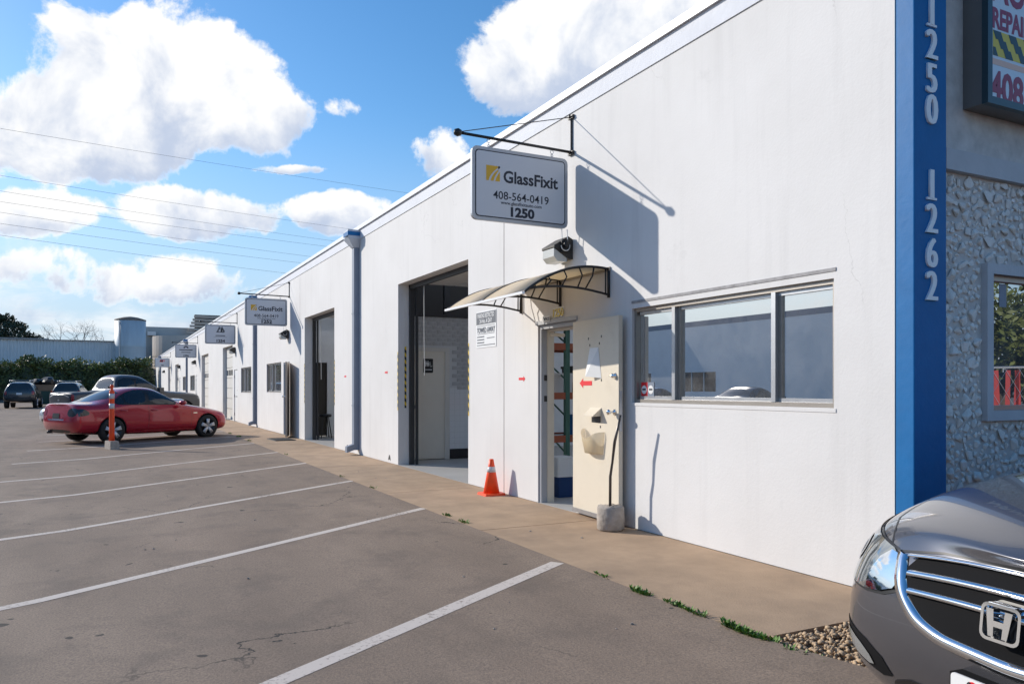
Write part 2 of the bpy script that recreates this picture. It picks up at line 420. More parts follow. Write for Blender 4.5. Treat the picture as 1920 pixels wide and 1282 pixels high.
MT['asphalt'] = asphalt_material()
def worn_paint():
    m = bpy.data.materials.new('worn_line_paint'); m.use_nodes = True; nt = m.node_tree; L = nt.links.new
    b = nt.nodes['Principled BSDF']; tc = nt.nodes.new('ShaderNodeTexCoord')
    n = nt.nodes.new('ShaderNodeTexNoise'); n.inputs['Scale'].default_value = 38; n.inputs['Detail'].default_value = 6; n.inputs['Roughness'].default_value = .7; L(tc.outputs['Object'], n.inputs['Vector'])
    n2 = nt.nodes.new('ShaderNodeTexNoise'); n2.inputs['Scale'].default_value = 1.3; n2.inputs['Detail'].default_value = 3; L(tc.outputs['Object'], n2.inputs['Vector'])
    a = nt.nodes.new('ShaderNodeMath'); a.operation = 'ADD'; L(n.outputs[0], a.inputs[0])
    s = nt.nodes.new('ShaderNodeMath'); s.operation = 'MULTIPLY_ADD'; L(n2.outputs[0], s.inputs[0]); s.inputs[1].default_value = .6; s.inputs[2].default_value = -.3; L(s.outputs[0], a.inputs[1])
    r = nt.nodes.new('ShaderNodeMapRange'); L(a.outputs[0], r.inputs[0]); r.inputs[1].default_value = .55; r.inputs[2].default_value = .72
    mx = nt.nodes.new('ShaderNodeMix'); mx.data_type = 'RGBA'; L(r.outputs[0], mx.inputs[0])
    mx.inputs[6].default_value = (.62, .54, .47, 1); mx.inputs[7].default_value = (.24, .18, .145, 1)
    L(mx.outputs[2], b.inputs['Base Color']); b.inputs['Roughness'].default_value = .8
    return m
MT['line'] = worn_paint()

g = MB(); g.add([(-1500,-1500,-.3),(1500,-1500,-.3),(1500,1500,-.3),(-1500,1500,-.3)], [(0,1,2,3)])
tag(g.build('ground', mat('far_ground', (.16, .14, .12), .95, var=.2, vs=.05)), 'flat dusty ground stretching to the horizon', 'ground', kind='structure')
xs = [-150, -120, -100, -80, -60, -45, -35, -28, -24, -22, -20, -18.5, -17, -15, -13, -11, -9, -7, -5, -3.22, -2.45, 0, 4, 12, 60]
ys = [-60, -40, -25, -16, -10.4, -8, -6, -4, -2, -.4, .5, 1.5, 2.4, CURB]
g = MB(); idx = {}
for x in xs:
    for y in ys: idx[x, y] = len(g.v); g.v.append((x, y, zg(x, y)))
for i in range(len(xs)-1):
    for j in range(len(ys)-1):
        g.f.append((idx[xs[i],ys[j]], idx[xs[i+1],ys[j]], idx[xs[i+1],ys[j+1]], idx[xs[i],ys[j+1]]))
k = len(g.v); g.v += [(-2.45, CURB, .06), (60, CURB, .06), (60, 60, .06), (-2.45, 60, .06)]; g.f.append((k, k+1, k+2, k+3))
k = len(g.v); g.v += [(-150, CURB, 0), (-99, CURB, 0), (-99, 60, 0), (-150, 60, 0)]; g.f.append((k, k+1, k+2, k+3))
lot = tag(g.build('parking_lot', 'asphalt', smooth=True), 'worn brown grey asphalt parking lot in front of the white building', 'asphalt', kind='structure')

# painted stall lines, 60 degrees to the kerb
LD = Vector((math.cos(R(-60.3)), math.sin(R(-60.3)), 0))
def stall_line(x, y, length, w=.1):
    n = Vector((-LD.y, LD.x, 0)) * (w / 2); b = MB(); k = 12
    for i in range(k+1):
        for s in (-1, 1):
            p = Vector((x, y, 0)) + LD * (length * i / k) + n * s
            b.v.append((p.x, p.y, zg(p.x, p.y) + .0018))
    b.f = [(2*i, 2*i+1, 2*i+3, 2*i+2) for i in range(k)]
    return b
for k, x in enumerate([-5.36, -8.47, -11.46, -14.56, -17.28, -20.35, -23.4, -26.45, -29.5, -32.6, -35.6, -38.7, -41.7]):
    o = stall_line(x, CURB - (.0 if k else .05), 5.6, .105 if k else .12).build('stall_line', 'line', lot, fix=False)
# sidewalk slabs
sw = MB(); sw.box(-97, -3.24, CURB + .02, WY + .02, -.2, -.03)
side = tag(sw.build('sidewalk', mat('joint_dirt', (.10, .085, .065), .95)), 'brown concrete sidewalk along the foot of the white wall', 'sidewalk', kind='structure')
cuts = [-3.22, -6.9, -9.9, -13.6, -16.6, -19.6, -22.6, -25.7, -28.7, -31.8, -34.8, -38, -42, -46, -50, -55, -60, -66, -72, -80, -88, -97]
rs = random.Random(5)
for a, b in zip(cuts[:-1], cuts[1:]):
    m = MB(); m.box(b + .006, a - .006, CURB, WY - .004, -.14, rs.uniform(-.003, .003)); m.build('slab', 'concrete', side)

# ------------------------------------------------------------------ the long white building
X0, X1, WH = -3.435, -97.0, 4.65
bld = thing('warehouse_building', 'long white stucco warehouse with blue corner pillar and roll up door openings', 'building', (-50, WY, 0))
def sheet_with_holes(x0, x1, z0, z1, holes, fn, t):
    """a slab in (a, b) with rectangular holes; fn(a, b, depth) gives the 3-D point"""
    hs = [(max(h[0], x0), min(h[1], x1), max(h[2], z0), min(h[3], z1)) for h in holes if h[1] > x0 and h[0] < x1]
    A = sorted({x0, x1} | {h[0] for h in hs} | {h[1] for h in hs}); B = sorted({z0, z1} | {h[2] for h in hs} | {h[3] for h in hs})
    def solid(i, j):
        if i < 0 or j < 0 or i >= len(A)-1 or j >= len(B)-1: return False
        ca, cb = (A[i]+A[i+1])/2, (B[j]+B[j+1])/2
        return not any(h[0] < ca < h[1] and h[2] < cb < h[3] for h in hs)
    m = MB(); ix = {}
    def V(i, j, d):
        if (i, j, d) not in ix: ix[i, j, d] = len(m.v); m.v.append(fn(A[i], B[j], d))
        return ix[i, j, d]
    for i in range(len(A)-1):
        for j in range(len(B)-1):
            if not solid(i, j): continue
            m.f.append((V(i,j,0), V(i+1,j,0), V(i+1,j+1,0), V(i,j+1,0)))
            m.f.append((V(i,j,t), V(i,j+1,t), V(i+1,j+1,t), V(i+1,j,t)))
            if not solid(i-1, j): m.f.append((V(i,j,0), V(i,j+1,0), V(i,j+1,t), V(i,j,t)))
            if not solid(i+1, j): m.f.append((V(i+1,j,0), V(i+1,j,t), V(i+1,j+1,t), V(i+1,j+1,0)))
            if not solid(i, j-1): m.f.append((V(i,j,0), V(i,j,t), V(i+1,j,t), V(i+1,j,0)))
            if not solid(i, j+1): m.f.append((V(i,j+1,0), V(i+1,j+1,0), V(i+1,j+1,t), V(i,j+1,t)))
    return m
U = lambda u: onwall(u, 700)[0]
WIN = [(U(1185), U(1563.5), 1.235, 2.16), (-26.67, -24.2, 1.24, 2.16), (-32.36, -29.86, 1.2, 2.16), (-54.4, -51.4, 1.2, 2.16), (-60.2, -57.6, 1.2, 2.16)]
GAR = [(U(746.5), U(878), 0, 3.23), (-21.0, -17.9, 0, 3.23), (-38.0, -34.75, 0, 3.2), (-47.4, -43.9, 0, 3.2), (-67.6, -64.1, 0, 3.2), (-76.4, -73.0, 0, 3.2), (-92, -89, 0, 3.2)]
DOR = [(-8.26, -7.385, 0, 2.13), (-23.85, -22.95, 0, 2.13), (-34.3, -33.35, 0, 2.13), (-50.8, -49.8, 0, 2.13), (-63.2, -62.2, 0, 2.13)]
HOLES = WIN + GAR + DOR
JOINTS = [X0, U(945), U(668) - .25, U(562.5), -29.2, -41.9, -48.6, -56.9, -70.5, -83, X1]
for a, b in zip(JOINTS[:-1], JOINTS[1:]):
    m = sheet_with_holes(b + .011, a - .011 if a != X0 else a, -.12, WH - .21, HOLES, lambda p, q, d: (p, WY + d, q), .2)
    o = m.build('wall_panel', 'wall', bld)
for a in JOINTS[1:-1]:
    m = MB(); m.box(a - .05, a + .05, WY + .022, WY + .06, -.1, WH - .21); m.build('joint_sealant', 'joint', bld)
m = MB(); m.box(X1, X0, WY - .012, WY + .2, WH - .208, WH - .002); m.build('parapet_band', 'band', bld)
m = MB(); m.box(X1 - .02, X0 + .0, WY - .04, WY + .3, WH, WH + .055); m.box(X1 - .02, X0, WY - .046, WY - .03, WH - .018, WH + .058); m.build('coping', 'coping', bld)
# far gable, back, roof with unseen skylights added to brighten the rooms, party walls, floor
m = MB(); m.box(X1, X1 + .2, WY + .2, WY + 16, -.1, WH - .01); m.build('end_wall', 'wall', bld)
m = MB(); m.box(X1 + .2, X0 - .1, WY + 15.8, WY + 16, -.1, WH - .02); m.build('back_wall', 'intwall', bld)
added_sky_holes = [(x, x + 1.9, WY + y, WY + y + 3.4) for x in (-30.5, -27.5, -25, -22.3, -19.5, -15.3, -12.6, -9.9, -7) for y in (.7, 5.4, 10.2)]
m = sheet_with_holes(X1 + .2, X0 - .12, WY + .2, WY + 15.8, added_sky_holes, lambda p, q, d: (p, q, 4.2 + d), .18); m.build('roof', 'intwall', bld)
trans = bpy.data.materials.new('added_skylight_panel'); trans.use_nodes = True  # translucent panel over the added roof openings, spreads daylight indoors
_t = trans.node_tree.nodes.new('ShaderNodeBsdfTranslucent'); _t.inputs[0].default_value = (.95, .96, .96, 1)
_p = trans.node_tree.nodes.new('ShaderNodeBsdfTransparent'); _m = trans.node_tree.nodes.new('ShaderNodeMixShader'); _m.inputs[0].default_value = .45
trans.node_tree.links.new(_t.outputs[0], _m.inputs[1]); trans.node_tree.links.new(_p.outputs[0], _m.inputs[2])
trans.node_tree.links.new(_m.outputs[0], trans.node_tree.nodes['Material Output'].inputs[0])
for h in added_sky_holes:
    m = MB(); m.box(h[0] - .05, h[1] + .05, h[2] - .05, h[3] + .05, 4.385, 4.40); m.build('added_skylight', trans, bld)
m = MB(); m.box(X1 + .2, X0 - .12, WY - .0, WY + 15.8, -.15, .004); m.build('floor_slab', 'floor', bld)
for x in (-16.2, -28.9, -41.5):
    m = MB(); m.box(x - .1, x + .1, WY + .21, WY + 15.79, .005, 4.19); m.build('party_wall', 'intwall', bld)

# ---- blue corner pillar and the rough stone front
PX0, PX1 = -3.425, U(1715)
PY1 = onx(1775, 700, PX1)[0]
m = MB(); m.box(PX0, PX1, WY - .004, PY1, -.12, 6.2); pil = m.build('corner_pillar', 'blue', bld)
bv = pil.modifiers.new('bevel', 'BEVEL'); bv.width = .008; bv.segments = 2
FX = PX1 - .075        # plane of the stone front
MT['numeral'] = mat('raised_numeral', (.86, .87, .88), .5)
def pillar_digit(ch, z):
    o = None      # heavy upright strokes: the glyph three times side by side in one mesh
    for k, dy in enumerate((-.009, 0, .009)):
        q = text('numeral', ch, .272, 'numeral', bld, (PX1 + .006 + .0006 * k, (WY + PY1) / 2 - .005 + dy, z), ROT_FX, 0, .008, sx_=.82)
        if o is None: o = q
        else:
            bm = bmesh.new(); bm.from_mesh(o.data); bm.from_mesh(q.data); bm.to_mesh(o.data); bm.free(); bpy.data.objects.remove(q)
    return o
ROWS = [(22, '1'), (85, '2'), (148, '5'), (206, '0'), (346, '1'), (410, '2'), (474, '6'), (536, '2')]
for v, ch in ROWS:
    yy, zz = onx(1745, v, PX1)
    pillar_digit(ch, zz)
    if ch == '1':
        mm = MB(); mm.box(PX1 + .001, PX1 + .013, yy - .05, yy + .045, zz - .102, zz - .088); mm.build('numeral_serif', 'numeral', bld)
# stone front: smooth frame strip, lower rock panel, band, upper rough panel
ZB0 = onx(1775, 322, FX)[1]; ZB1 = onx(1775, 283, FX)[1]
YE = 9.5
fw = onx(1850, 520, FX); FW = (onx(1848, 700, FX)[0], 7.4, onx(1850, 775, FX)[1], onx(1850, 509, FX)[1])
m = sheet_with_holes(PY1, YE, -.1, 6.2, [FW], lambda p, q, d: (FX - d, p, q), .2); m.build('front_wall', 'rockbed', bld)
MT['greytrim'] = mat('grey_white_trim', (.50, .51, .53), .7, var=.08, bump=.3, bs=20)
m = MB(); m.box(FX + .001, FX + .04, PY1 + .001, PY1 + .035, -.1, 6.2); m.build('edge_strip', 'greytrim', bld)
m = MB(); m.box(FX + .001, FX + .05, PY1 + .036, YE, ZB0, ZB1); m.build('trim_band', 'greytrim', bld)
# window in the stone front
y0, y1, z0, z1 = FW
m = MB()
for a in ((y0 - .05, y0 + .02, z0 - .05, z1 + .05), (y1 - .02, y1 + .05, z0 - .05, z1 + .05), (y0 + .02, y1 - .02, z1 - .02, z1 + .05), (y0 + .02, y1 - .02, z0 - .05, z0 + .02)):
    m.box(FX - .1, FX + .045, a[0], a[1], a[2], a[3])
w = m.build('front_window', 'greytrim', bld)
m = MB()
for a in ((y0 + .02, y0 + .045, z0 + .02, z1 - .02), (y0 + .045, y1 - .02, z1 - .06, z1 - .02), (y0 + .045, y1 - .02, z0 + .02, z0 + .055)):
    m.box(FX - .06, FX + .0, a[0], a[1], a[2], a[3])
m.build('sash', 'alum', w)
m = MB(); m.box(FX - .034, FX - .03, y0 + .04, y1 - .02, z0 + .05, z1 - .05); m.build('pane', glass_mat('front_glass', .62, (.3, .3, .3)), w)
m = MB(); m.box(FX - .029, FX - .0285, y0 + .205, y0 + .29, z1 - .235, z1 - .07); m.build('paper_note', 'greyblue', w)
sy_, sz_ = y0 + .075, z0 + .17
m = MB(); m.box(FX - .029, FX - .028, sy_ - .045, sy_ + .045, sz_ - .075, sz_ + .075); st = m.build('alarm_sticker', 'red', w)
m = MB(); m.lathe([(.036, 0), (.036, .001)], 20, (FX - .028, sy_, sz_), 'x'); m.build('alarm_sticker_disc', 'white', w)
# angular white rocks pressed into the mortar
rr = random.Random(3)
rock_meshes = []
for k in range(9):
    bm = bmesh.new()
    for _ in range(11):
        v = Vector((rr.gauss(0, 1), rr.gauss(0, 1), rr.gauss(0, 1))).normalized()
        bm.verts.new((v.x * .55, v.y * rr.uniform(.75, 1.1), v.z * rr.uniform(.75, 1.1)))
    bmesh.ops.convex_hull(bm, input=bm.verts)
    for v in [v for v in bm.verts if not v.link_faces]: bm.verts.remove(v)
    bmesh.ops.bevel(bm, geom=list(bm.edges), offset=.07, segments=1, affect='EDGES')
    me = bpy.data.meshes.new('rock'); bm.to_mesh(me); bm.free(); me.materials.append(MT['rock']); rock_meshes.append(me)
spots = []
def try_rock(y, z, r):
    if y0 - .06 - r * .7 < y < y1 + .06 + r * .7 and z0 - .06 - r * .7 < z < z1 + .06 + r * .7: return False
    if y < PY1 + .04 + r * .8 or (z > ZB0 - r * .8): return False
    for (a, b, c) in spots:
        if abs(a - y) < .16 and (a-y)**2 + (b-z)**2 < ((c + r) * .80)**2: return False
    spots.append((y, z, r)); return True
for _ in range(9000): try_rock(rr.uniform(PY1, 6.25), rr.uniform(0, ZB0), rr.choice((.055, .048, .04, .034, .027)))
for _ in range(9000): try_rock(rr.uniform(PY1, 6.25), rr.uniform(0, ZB0), rr.uniform(.015, .024))
seen = sorted([s for s in spots if s[0] < 5.95], key=lambda s: -s[2])[:296]
rest = [s for s in spots if s not in seen]
def rock_mtx(s):
    return Matrix.Translation((FX + s[2] * .19, s[0], s[1])) @ Matrix.Rotation(rr.uniform(0, 6.28), 4, 'X') @ Matrix.Diagonal((s[2] * rr.uniform(.7, 1.0), s[2] * rr.uniform(.85, 1.2), s[2] * rr.uniform(.85, 1.2), 1))
for s in seen:
    o = bpy.data.objects.new('rock', rr.choice(rock_meshes)); place(o, bld); o.matrix_basis = rock_mtx(s)
m = MB()
for s in rest:
    me = rr.choice(rock_meshes); M4 = rock_mtx(s); m.add([M4 @ v.co for v in me.vertices], [tuple(p.vertices) for p in me.polygons])
for _ in range(900):
    y, z, r = rr.uniform(6.25, YE), rr.uniform(0, ZB0), rr.uniform(.025, .055)
    if y0 - .1 < y < y1 + .1 and z0 - .1 < z < z1 + .1: continue
    me = rr.choice(rock_meshes); M4 = rock_mtx((y, z, r)); m.add([M4 @ v.co for v in me.vertices], [tuple(p.vertices) for p in me.polygons])
o = m.build('rock_field', 'rock', bld, fix=False); o['kind'] = 'stuff'

# ---- windows of the long wall
def wall_window(x0, x1, z0, z1, mull, detail=True):
    m = MB(); f = .035
    ya, yb = WY + .03, WY + .12
    for a in ((x0, x0 + f, z0, z1), (x1 - f, x1, z0, z1), (x0 + f, x1 - f, z1 - f, z1), (x0 + f, x1 - f, z0, z0 + f)):
        m.box(a[0], a[1], ya, yb, a[2], a[3])
    w = m.build('window', 'alum', bld)
    for q in mull:
        m = MB(); m.box(q - .022, q + .022, ya - .004, yb - .02, z0 + f, z1 - f); m.build('mullion', 'steel', w)
        m = MB(); m.box(q + .022, q + .06, ya + .03, yb - .03, z0 + f, z1 - f); m.build('sash_stile', 'alum', w)
    edges = [x0 + f] + list(mull) + [x1 - f]
    for i, (a, b) in enumerate(zip(edges[:-1], edges[1:])):
        m = MB(); yy = WY + .075 + (.012 if i % 2 else 0)
        m.box(a + .002, b - .002, yy, yy + .005, z0 + f + .001, z1 - f - .001); m.build('pane', 'winglass', w)
        for c in ((a + .023, b - .001, z0 + f, z0 + f + .03), (a + .023, b - .001, z1 - f - .03, z1 - f)):
            m = MB(); m.box(c[0], c[1], yy - .02, yy - .002, c[2], c[3]); m.build('sash_rail', 'steel', w)
    m = MB(); m.box(x0 - .02, x1 + .02, WY - .005, WY + .03, z0 - .03, z0 - .003); m.build('sill', 'wall', w)
    return w
q1, q2 = U(1258), U(1445)
w1 = wall_window(*WIN[0], [q1, q2])
m = MB(); x0, x1, z0, z1 = WIN[0]
for k in range(3): m.box(x0 + .05 + k * .085, x0 + .125 + k * .085, WY + .14 + .006 * k, WY + .146 + .006 * k, z0 + .05, z1 - .04)
m.build('vertical_blind', 'blind', w1)
for k, c in enumerate(('red', 'greyblue')):
    m = MB(); cx_ = x0 + .105 + .105 * k; m.box(cx_ - .05, cx_ + .05, WY + .071, WY + .073, z0 + .055, z0 + .2); m.build('security_sticker', c, w1)
    m = MB(); m.lathe([(.042, 0), (.042, .001)], 20, (cx_, WY + .069, z0 + .128), 'y'); m.build('security_sticker_disc', 'white', w1)
    m = MB(); m.box(cx_ - .026, cx_ + .026, WY + .0672, WY + .0685, z0 + .122, z0 + .138); m.build('security_sticker_print', 'navy', w1)
m = MB(); m.box(x0 - .0, x1 + .02, WY - .006, WY - .001, z1 + .05, z1 + .075); m.build('drip_edge', mat('weathered_trim', (.34, .33, .33), .8, var=.3, vs=12), w1)
for x0, x1, z0, z1 in WIN[1:]: wall_window(x0, x1, z0, z1, [x0 + (x1 - x0) * .33])

# ---- garage openings
def stripe_mat():
    m = bpy.data.materials.new('hazard_stripe'); m.use_nodes = True; nt = m.node_tree; L = nt.links.new
    tc = nt.nodes.new('ShaderNodeTexCoord'); sp = nt.nodes.new('ShaderNodeSeparateXYZ'); L(tc.outputs['Object'], sp.inputs[0])
    a = nt.nodes.new('ShaderNodeMath'); a.operation = 'ADD'; L(sp.outputs[0], a.inputs[0]); L(sp.outputs[1], a.inputs[1])
    b = nt.nodes.new('ShaderNodeMath'); b.operation = 'ADD'; L(a.outputs[0], b.inputs[0]); L(sp.outputs[2], b.inputs[1])
    c = nt.nodes.new('ShaderNodeMath'); c.operation = 'MULTIPLY'; L(b.outputs[0], c.inputs[0]); c.inputs[1].default_value = 8.0
    d = nt.nodes.new('ShaderNodeMath'); d.operation = 'FRACT'; L(c.outputs[0], d.inputs[0])
    e = nt.nodes.new('ShaderNodeMath'); e.operation = 'GREATER_THAN'; L(d.outputs[0], e.inputs[0]); e.inputs[1].default_value = .5
    mx = nt.nodes.new('ShaderNodeMix'); mx.data_type = 'RGBA'; L(e.outputs[0], mx.inputs[0]); mx.inputs[6].default_value = (.72, .50, .02, 1); mx.inputs[7].default_value = (.02, .02, .022, 1)
    L(mx.outputs[2], nt.nodes['Principled BSDF'].inputs['Base Color'])
    return m
MT['stripe'] = stripe_mat()
def striped(x, right):
    m = MB(); s = 1 if right else -1
    m.box(min(x, x + s * .032), max(x, x + s * .032), WY - .003, WY - .0005, .98, 2.02)
    m.build('hazard_tape', 'stripe', bld)
for (x0, x1, z0, z1) in GAR[:2]:
    striped(x0, False); striped(x1, True)
    m = MB(); m.box(x0 + .001, x0 + .06, WY + .205, WY + .29, .005, z1); m.box(x1 - .06, x1 - .001, WY + .205, WY + .29, .005, z1)
    m.box(x0 + .07, x0 + .12, WY + .3, WY + .34, .005, z1 + .1); m.box(x1 - .12, x1 - .07, WY + .3, WY + .34, .005, z1 + .1)
    m.box(x0 + .0, x1, WY + .205, WY + .26, z1 - .08, z1 + .05); m.build('door_track', 'dark', bld)
    m = MB()
    for k in range(5): m.box(x0 + .1, x1 - .1, WY + .5 + k * .56, WY + 1.04 + k * .56, z1 + .02, z1 + .06)
    m.build('raised_door', 'offwhite', bld)
    m = MB(); m.tube([(x0 + .45, WY + .32, z1), (x0 + .44, WY + .33, 2.3), (x0 + .46, WY + .33, 1.6)], .008, 6); m.build('pull_rope', 'offwhite', bld)
m = MB(); x0, x1, z0, z1 = GAR[0]
m.box(x0 - .0, x0 + .003, WY + .12, WY + .155, 1.02, 2.12); m.build('hazard_tape', 'stripe', bld)
for (x0, x1, z0, z1) in GAR[2:]:
    fr = MB(); fr.box(x0, x1, WY + .199, WY + .204, z0, z1); d = fr.build('sectional_door', 'offwhite', bld)
    n = 7; hh = (z1 - .02) / n
    for k in range(n):
        if k == 4:
            for j in range(4):
                a = x0 + .25 + j * (x1 - x0 - .4) / 4
                m = MB(); m.box(a, a + .45, WY + .150, WY + .157, k * hh + .12, (k+1) * hh - .1); m.build('door_light', 'carglass_far', d)
        m = MB(); m.box(x0 + .02, x1 - .02, WY + .16, WY + .2, k * hh + .015, (k+1) * hh - .008); m.build('door_panel', 'offwhite', d)

# ---- pedestrian doors
def door_frame(x0, x1, z1, col):
    m = MB()
    m.box(x0 - .0, x0 + .045, WY + .02, WY + .16, 0, z1); m.box(x1 - .045, x1, WY + .02, WY + .16, 0, z1); m.box(x0 + .045, x1 - .045, WY + .02, WY + .16, z1 - .05, z1)
    fr = m.build('door_frame', col, bld)
    m = MB(); m.box(x0 + .046, x0 + .06, WY + .1, WY + .19, 0, z1 - .05); m.box(x0 + .06, x1 - .05, WY + .1, WY + .19, z1 - .075, z1 - .051); m.build('door_stop', 'cream', fr)
    return fr
def open_leaf(xh, width, col, prot=.107):
    """leaf swung right round until it lies almost flat on the wall, hinged at x = xh"""
    ang = math.asin((prot - .05) / width)
    M4 = Matrix.Translation((xh, WY - .05, 0)) @ Matrix.Rotation(-ang, 4, 'Z')
    m = MB(); m.box(0, width, -.0, .045, .03, 2.1)
    for i in range(len(m.v)): m.v[i] = tuple(M4 @ Vector(m.v[i]))
    d = m.build('door', col, bld); return d, M4
def on_leaf(mb, M4):
    for i in range(len(mb.v)): mb.v[i] = tuple(M4 @ Vector(mb.v[i]))
    return mb
MT['greyblue2'] = mat('grey_jamb', (.42, .43, .45), .5, var=.05)
fr1 = door_frame(DOR[0][0], DOR[0][1], DOR[0][3], 'greyblue2')
m = MB(); m.box(DOR[0][0] - .03, DOR[0][1] + .03, WY - .02, WY + .02, 2.13, 2.175); m.build('door_head', 'greyblue2', fr1)
m = MB(); m.tube([(-8.15, WY + .12, 2.02), (-7.98, WY + .2, 2.0)], .022, 8); m.build('door_closer', 'cream', fr1)
for z in (1.25, 1.5): 
    m = MB(); m.box(-8.218, -8.212, WY + .06, WY + .1, z - .035, z + .035); m.build('strike_plate', 'dark', fr1)
leaf1, LM = open_leaf(-7.375, .955, 'cream')
m = MB(); m.box(.0, .955, -.008, -.0005, .03, .075); on_leaf(m, LM).build('door_sweep', 'steel', leaf1)
m = MB(); m.box(.957, .96, .008, .037, .95, 1.35); m.box(.957, .962, .005, .04, 1.08, 1.2); on_leaf(m, LM).build('edge_plate', 'steel', leaf1)
m = MB(); m.lathe([(.034, 0), (.034, -.008), (.02, -.02), (.026, -.035), (.008, -.045)], 16, (.885, -.001, 1.5), 'y'); on_leaf(m, LM).build('deadbolt', 'chrome', leaf1, True)
m = MB(); m.lathe([(.036, 0), (.03, -.01), (.012, -.02), (.012, -.045), (.028, -.055), (.03, -.075), (.012, -.088)], 16, (.875, -.001, 1.14), 'y'); on_leaf(m, LM).build('door_knob', 'chrome', leaf1, True)
hood = [(0, 1.175), (-.10, 1.095), (-.10, 1.085), (0, 1.09)]
m = MB(); m.prism(hood, lambda y, z: (.40, y - .001, z), lambda y, z: (.62, y - .001, z)); on_leaf(m, LM).build('mail_hood', 'cream', leaf1)
m = MB(); m.box(.42, .60, -.004, -.0008, 1.02, 1.09); on_leaf(m, LM).build('mail_slot', 'black', leaf1)
bask = bpy.data.materials.new('clear_plastic'); bask.use_nodes = True
bb = bask.node_tree.nodes['Principled BSDF']; bb.inputs['Base Color'].default_value = (.75, .62, .40, 1); bb.inputs['Alpha'].default_value = .62; bb.inputs['Roughness'].default_value = .3
m = MB(); nB = 14; vs = []
for i in range(nB + 1):
    t = i / nB; x = .27 + .42 * t; dy = -.11 * (1 - abs(2*t - 1) ** 4); top = .93 - .075 * math.sin(math.pi * t) ** 2 + (.02 if t < .1 else 0)
    vs += [(x, -.002 + dy, top), (.33 + .33 * t, -.002 + dy * .75, .70)]
m.add(vs, [(2*i, 2*i+1, 2*i+3, 2*i+2) for i in range(nB)] + [tuple(2*i+1 for i in range(nB+1))])
on_leaf(m, LM).build('mail_basket', bask, leaf1, True)
m = MB(); m.add([(.38, -.003, 1.80), (.56, -.003, 1.80), (.40, -.07, 1.50), (.56, -.003, 1.80), (.62, -.003, 1.48)], [(0, 1, 2), (2, 3, 4)]); on_leaf(m, LM).build('folded_paper', 'white', leaf1)
for x, z in ((.35, 1.9), (.62, 1.91), (.38, 1.83), (.58, 1.84), (.62, 1.46), (.60, .98)):
    m = MB(); m.box(x - .006, x + .006, -.004, -.001, z - .012, z + .012); on_leaf(m, LM).build('screw_hole', 'dark', leaf1)
arrow = [(-.14, -.025), (.06, -.025), (.06, -.055), (.14, 0), (.06, .055), (.06, .025), (-.14, .025)]
def arrow_sticker(cx_, cz_, s, flip, parent, M4=None, w=1.0):
    m = MB(); sg = -1 if flip else 1
    m.prism([(cx_ + sg * a * s * w, cz_ + b * s) for a, b in arrow], lambda x, z: (x, WY - .003 if M4 is None else -.003, z), lambda x, z: (x, WY - .0006 if M4 is None else -.0006, z))
    if M4 is not None: on_leaf(m, M4)
    m.build('arrow_sticker', 'red', parent)
arrow_sticker(.29, 1.43, .95, True, leaf1, LM)
for (u, v, s) in ((979, 710, .62), (724.5, 698, .62), (647.5, 705.5, .6)):
    x, z = onwall(u, v); arrow_sticker(x, z, s, False, bld)
# unit 1252
fr2 = door_frame(DOR[1][0], DOR[1][1], DOR[1][3], 'greyblue')
leaf2, LM2 = open_leaf(-22.94, .93, 'tandoor', .3)
m = MB(); m.lathe([(.036, 0), (.03, -.01), (.012, -.02), (.012, -.045), (.03, -.06), (.03, -.08), (.012, -.09)], 12, (.85, -.001, 1.14), 'y'); on_leaf(m, LM2).build('door_knob', 'chrome', leaf2, True)
m = MB(); m.box(.74, .82, -.02, -.001, .92, 1.1); on_leaf(m, LM2).build('latch_guard', 'dark', leaf2)
for k, (x0, x1, z0, z1) in enumerate(DOR[2:]):
    m = MB(); m.box(x0 + .01, x1 - .01, WY + .03, WY + .075, .02, z1 - .01); d = m.build('door', 'white', bld)
    for z in (.3, 1.05, 1.85):
        m = MB(); m.box(x0 - .02, x0 + .03, WY + .012, WY + .028, z - .06, z + .06); m.build('hinge', 'dark', d)
    m = MB(); m.tube([(x1 - .1, WY + .03, 1.03), (x1 - .1, WY - .04, 1.03), (x1 - .22, WY - .04, 1.03)], .013, 6); m.build('lever_handle', 'dark', d)
    m = MB(); m.lathe([(.03, 0), (.03, -.02)], 10, (x1 - .1, WY + .03, 1.28), 'y'); m.build('deadbolt', 'dark', d)
# ---- downspouts
MT['leader'] = mat('light_grey_sheet', (.50, .54, .60), .5, var=.06)
for u, vtop in ((672, 438), (480.5, 0), (351.6, 0), (302, 0)):
    x = U(u)
    m = MB(); m.box(x - .075, x + .075, WY - .115, WY - .004, .1, 4.3)
    m.prism([(-.075, .22), (.075, .22), (.075, .1), (-.075, .1)], lambda a, z: (x + a, WY - .115, z), lambda a, z: (x + a, WY - .26, z - .05))
    d = m.build('downspout', 'greyblue', bld)
    m = MB(); 
    pts0 = [(-.17, 4.62), (.17, 4.62), (.17, 4.44), (.08, 4.27), (-.08, 4.27), (-.17, 4.44)]
    m.prism(pts0, lambda a, z: (x + a, WY - .004, z), lambda a, z: (x + a * (1 if z > 4.4 else .95), WY - (.26 if z > 4.4 else .13), z));
    m.build('leader_head', 'leader', d)
    m = MB(); m.box(x - .176, x + .176, WY - .27, WY - .003, 4.50, 4.58); m.build('leader_band', 'blue', d)
    m = MB(); m.box(x - .082, x + .082, WY - .122, WY - .003, 1.0, 1.03); m.box(x - .082, x + .082, WY - .122, WY - .003, 2.9, 2.93); m.build('strap', 'greyblue', d)
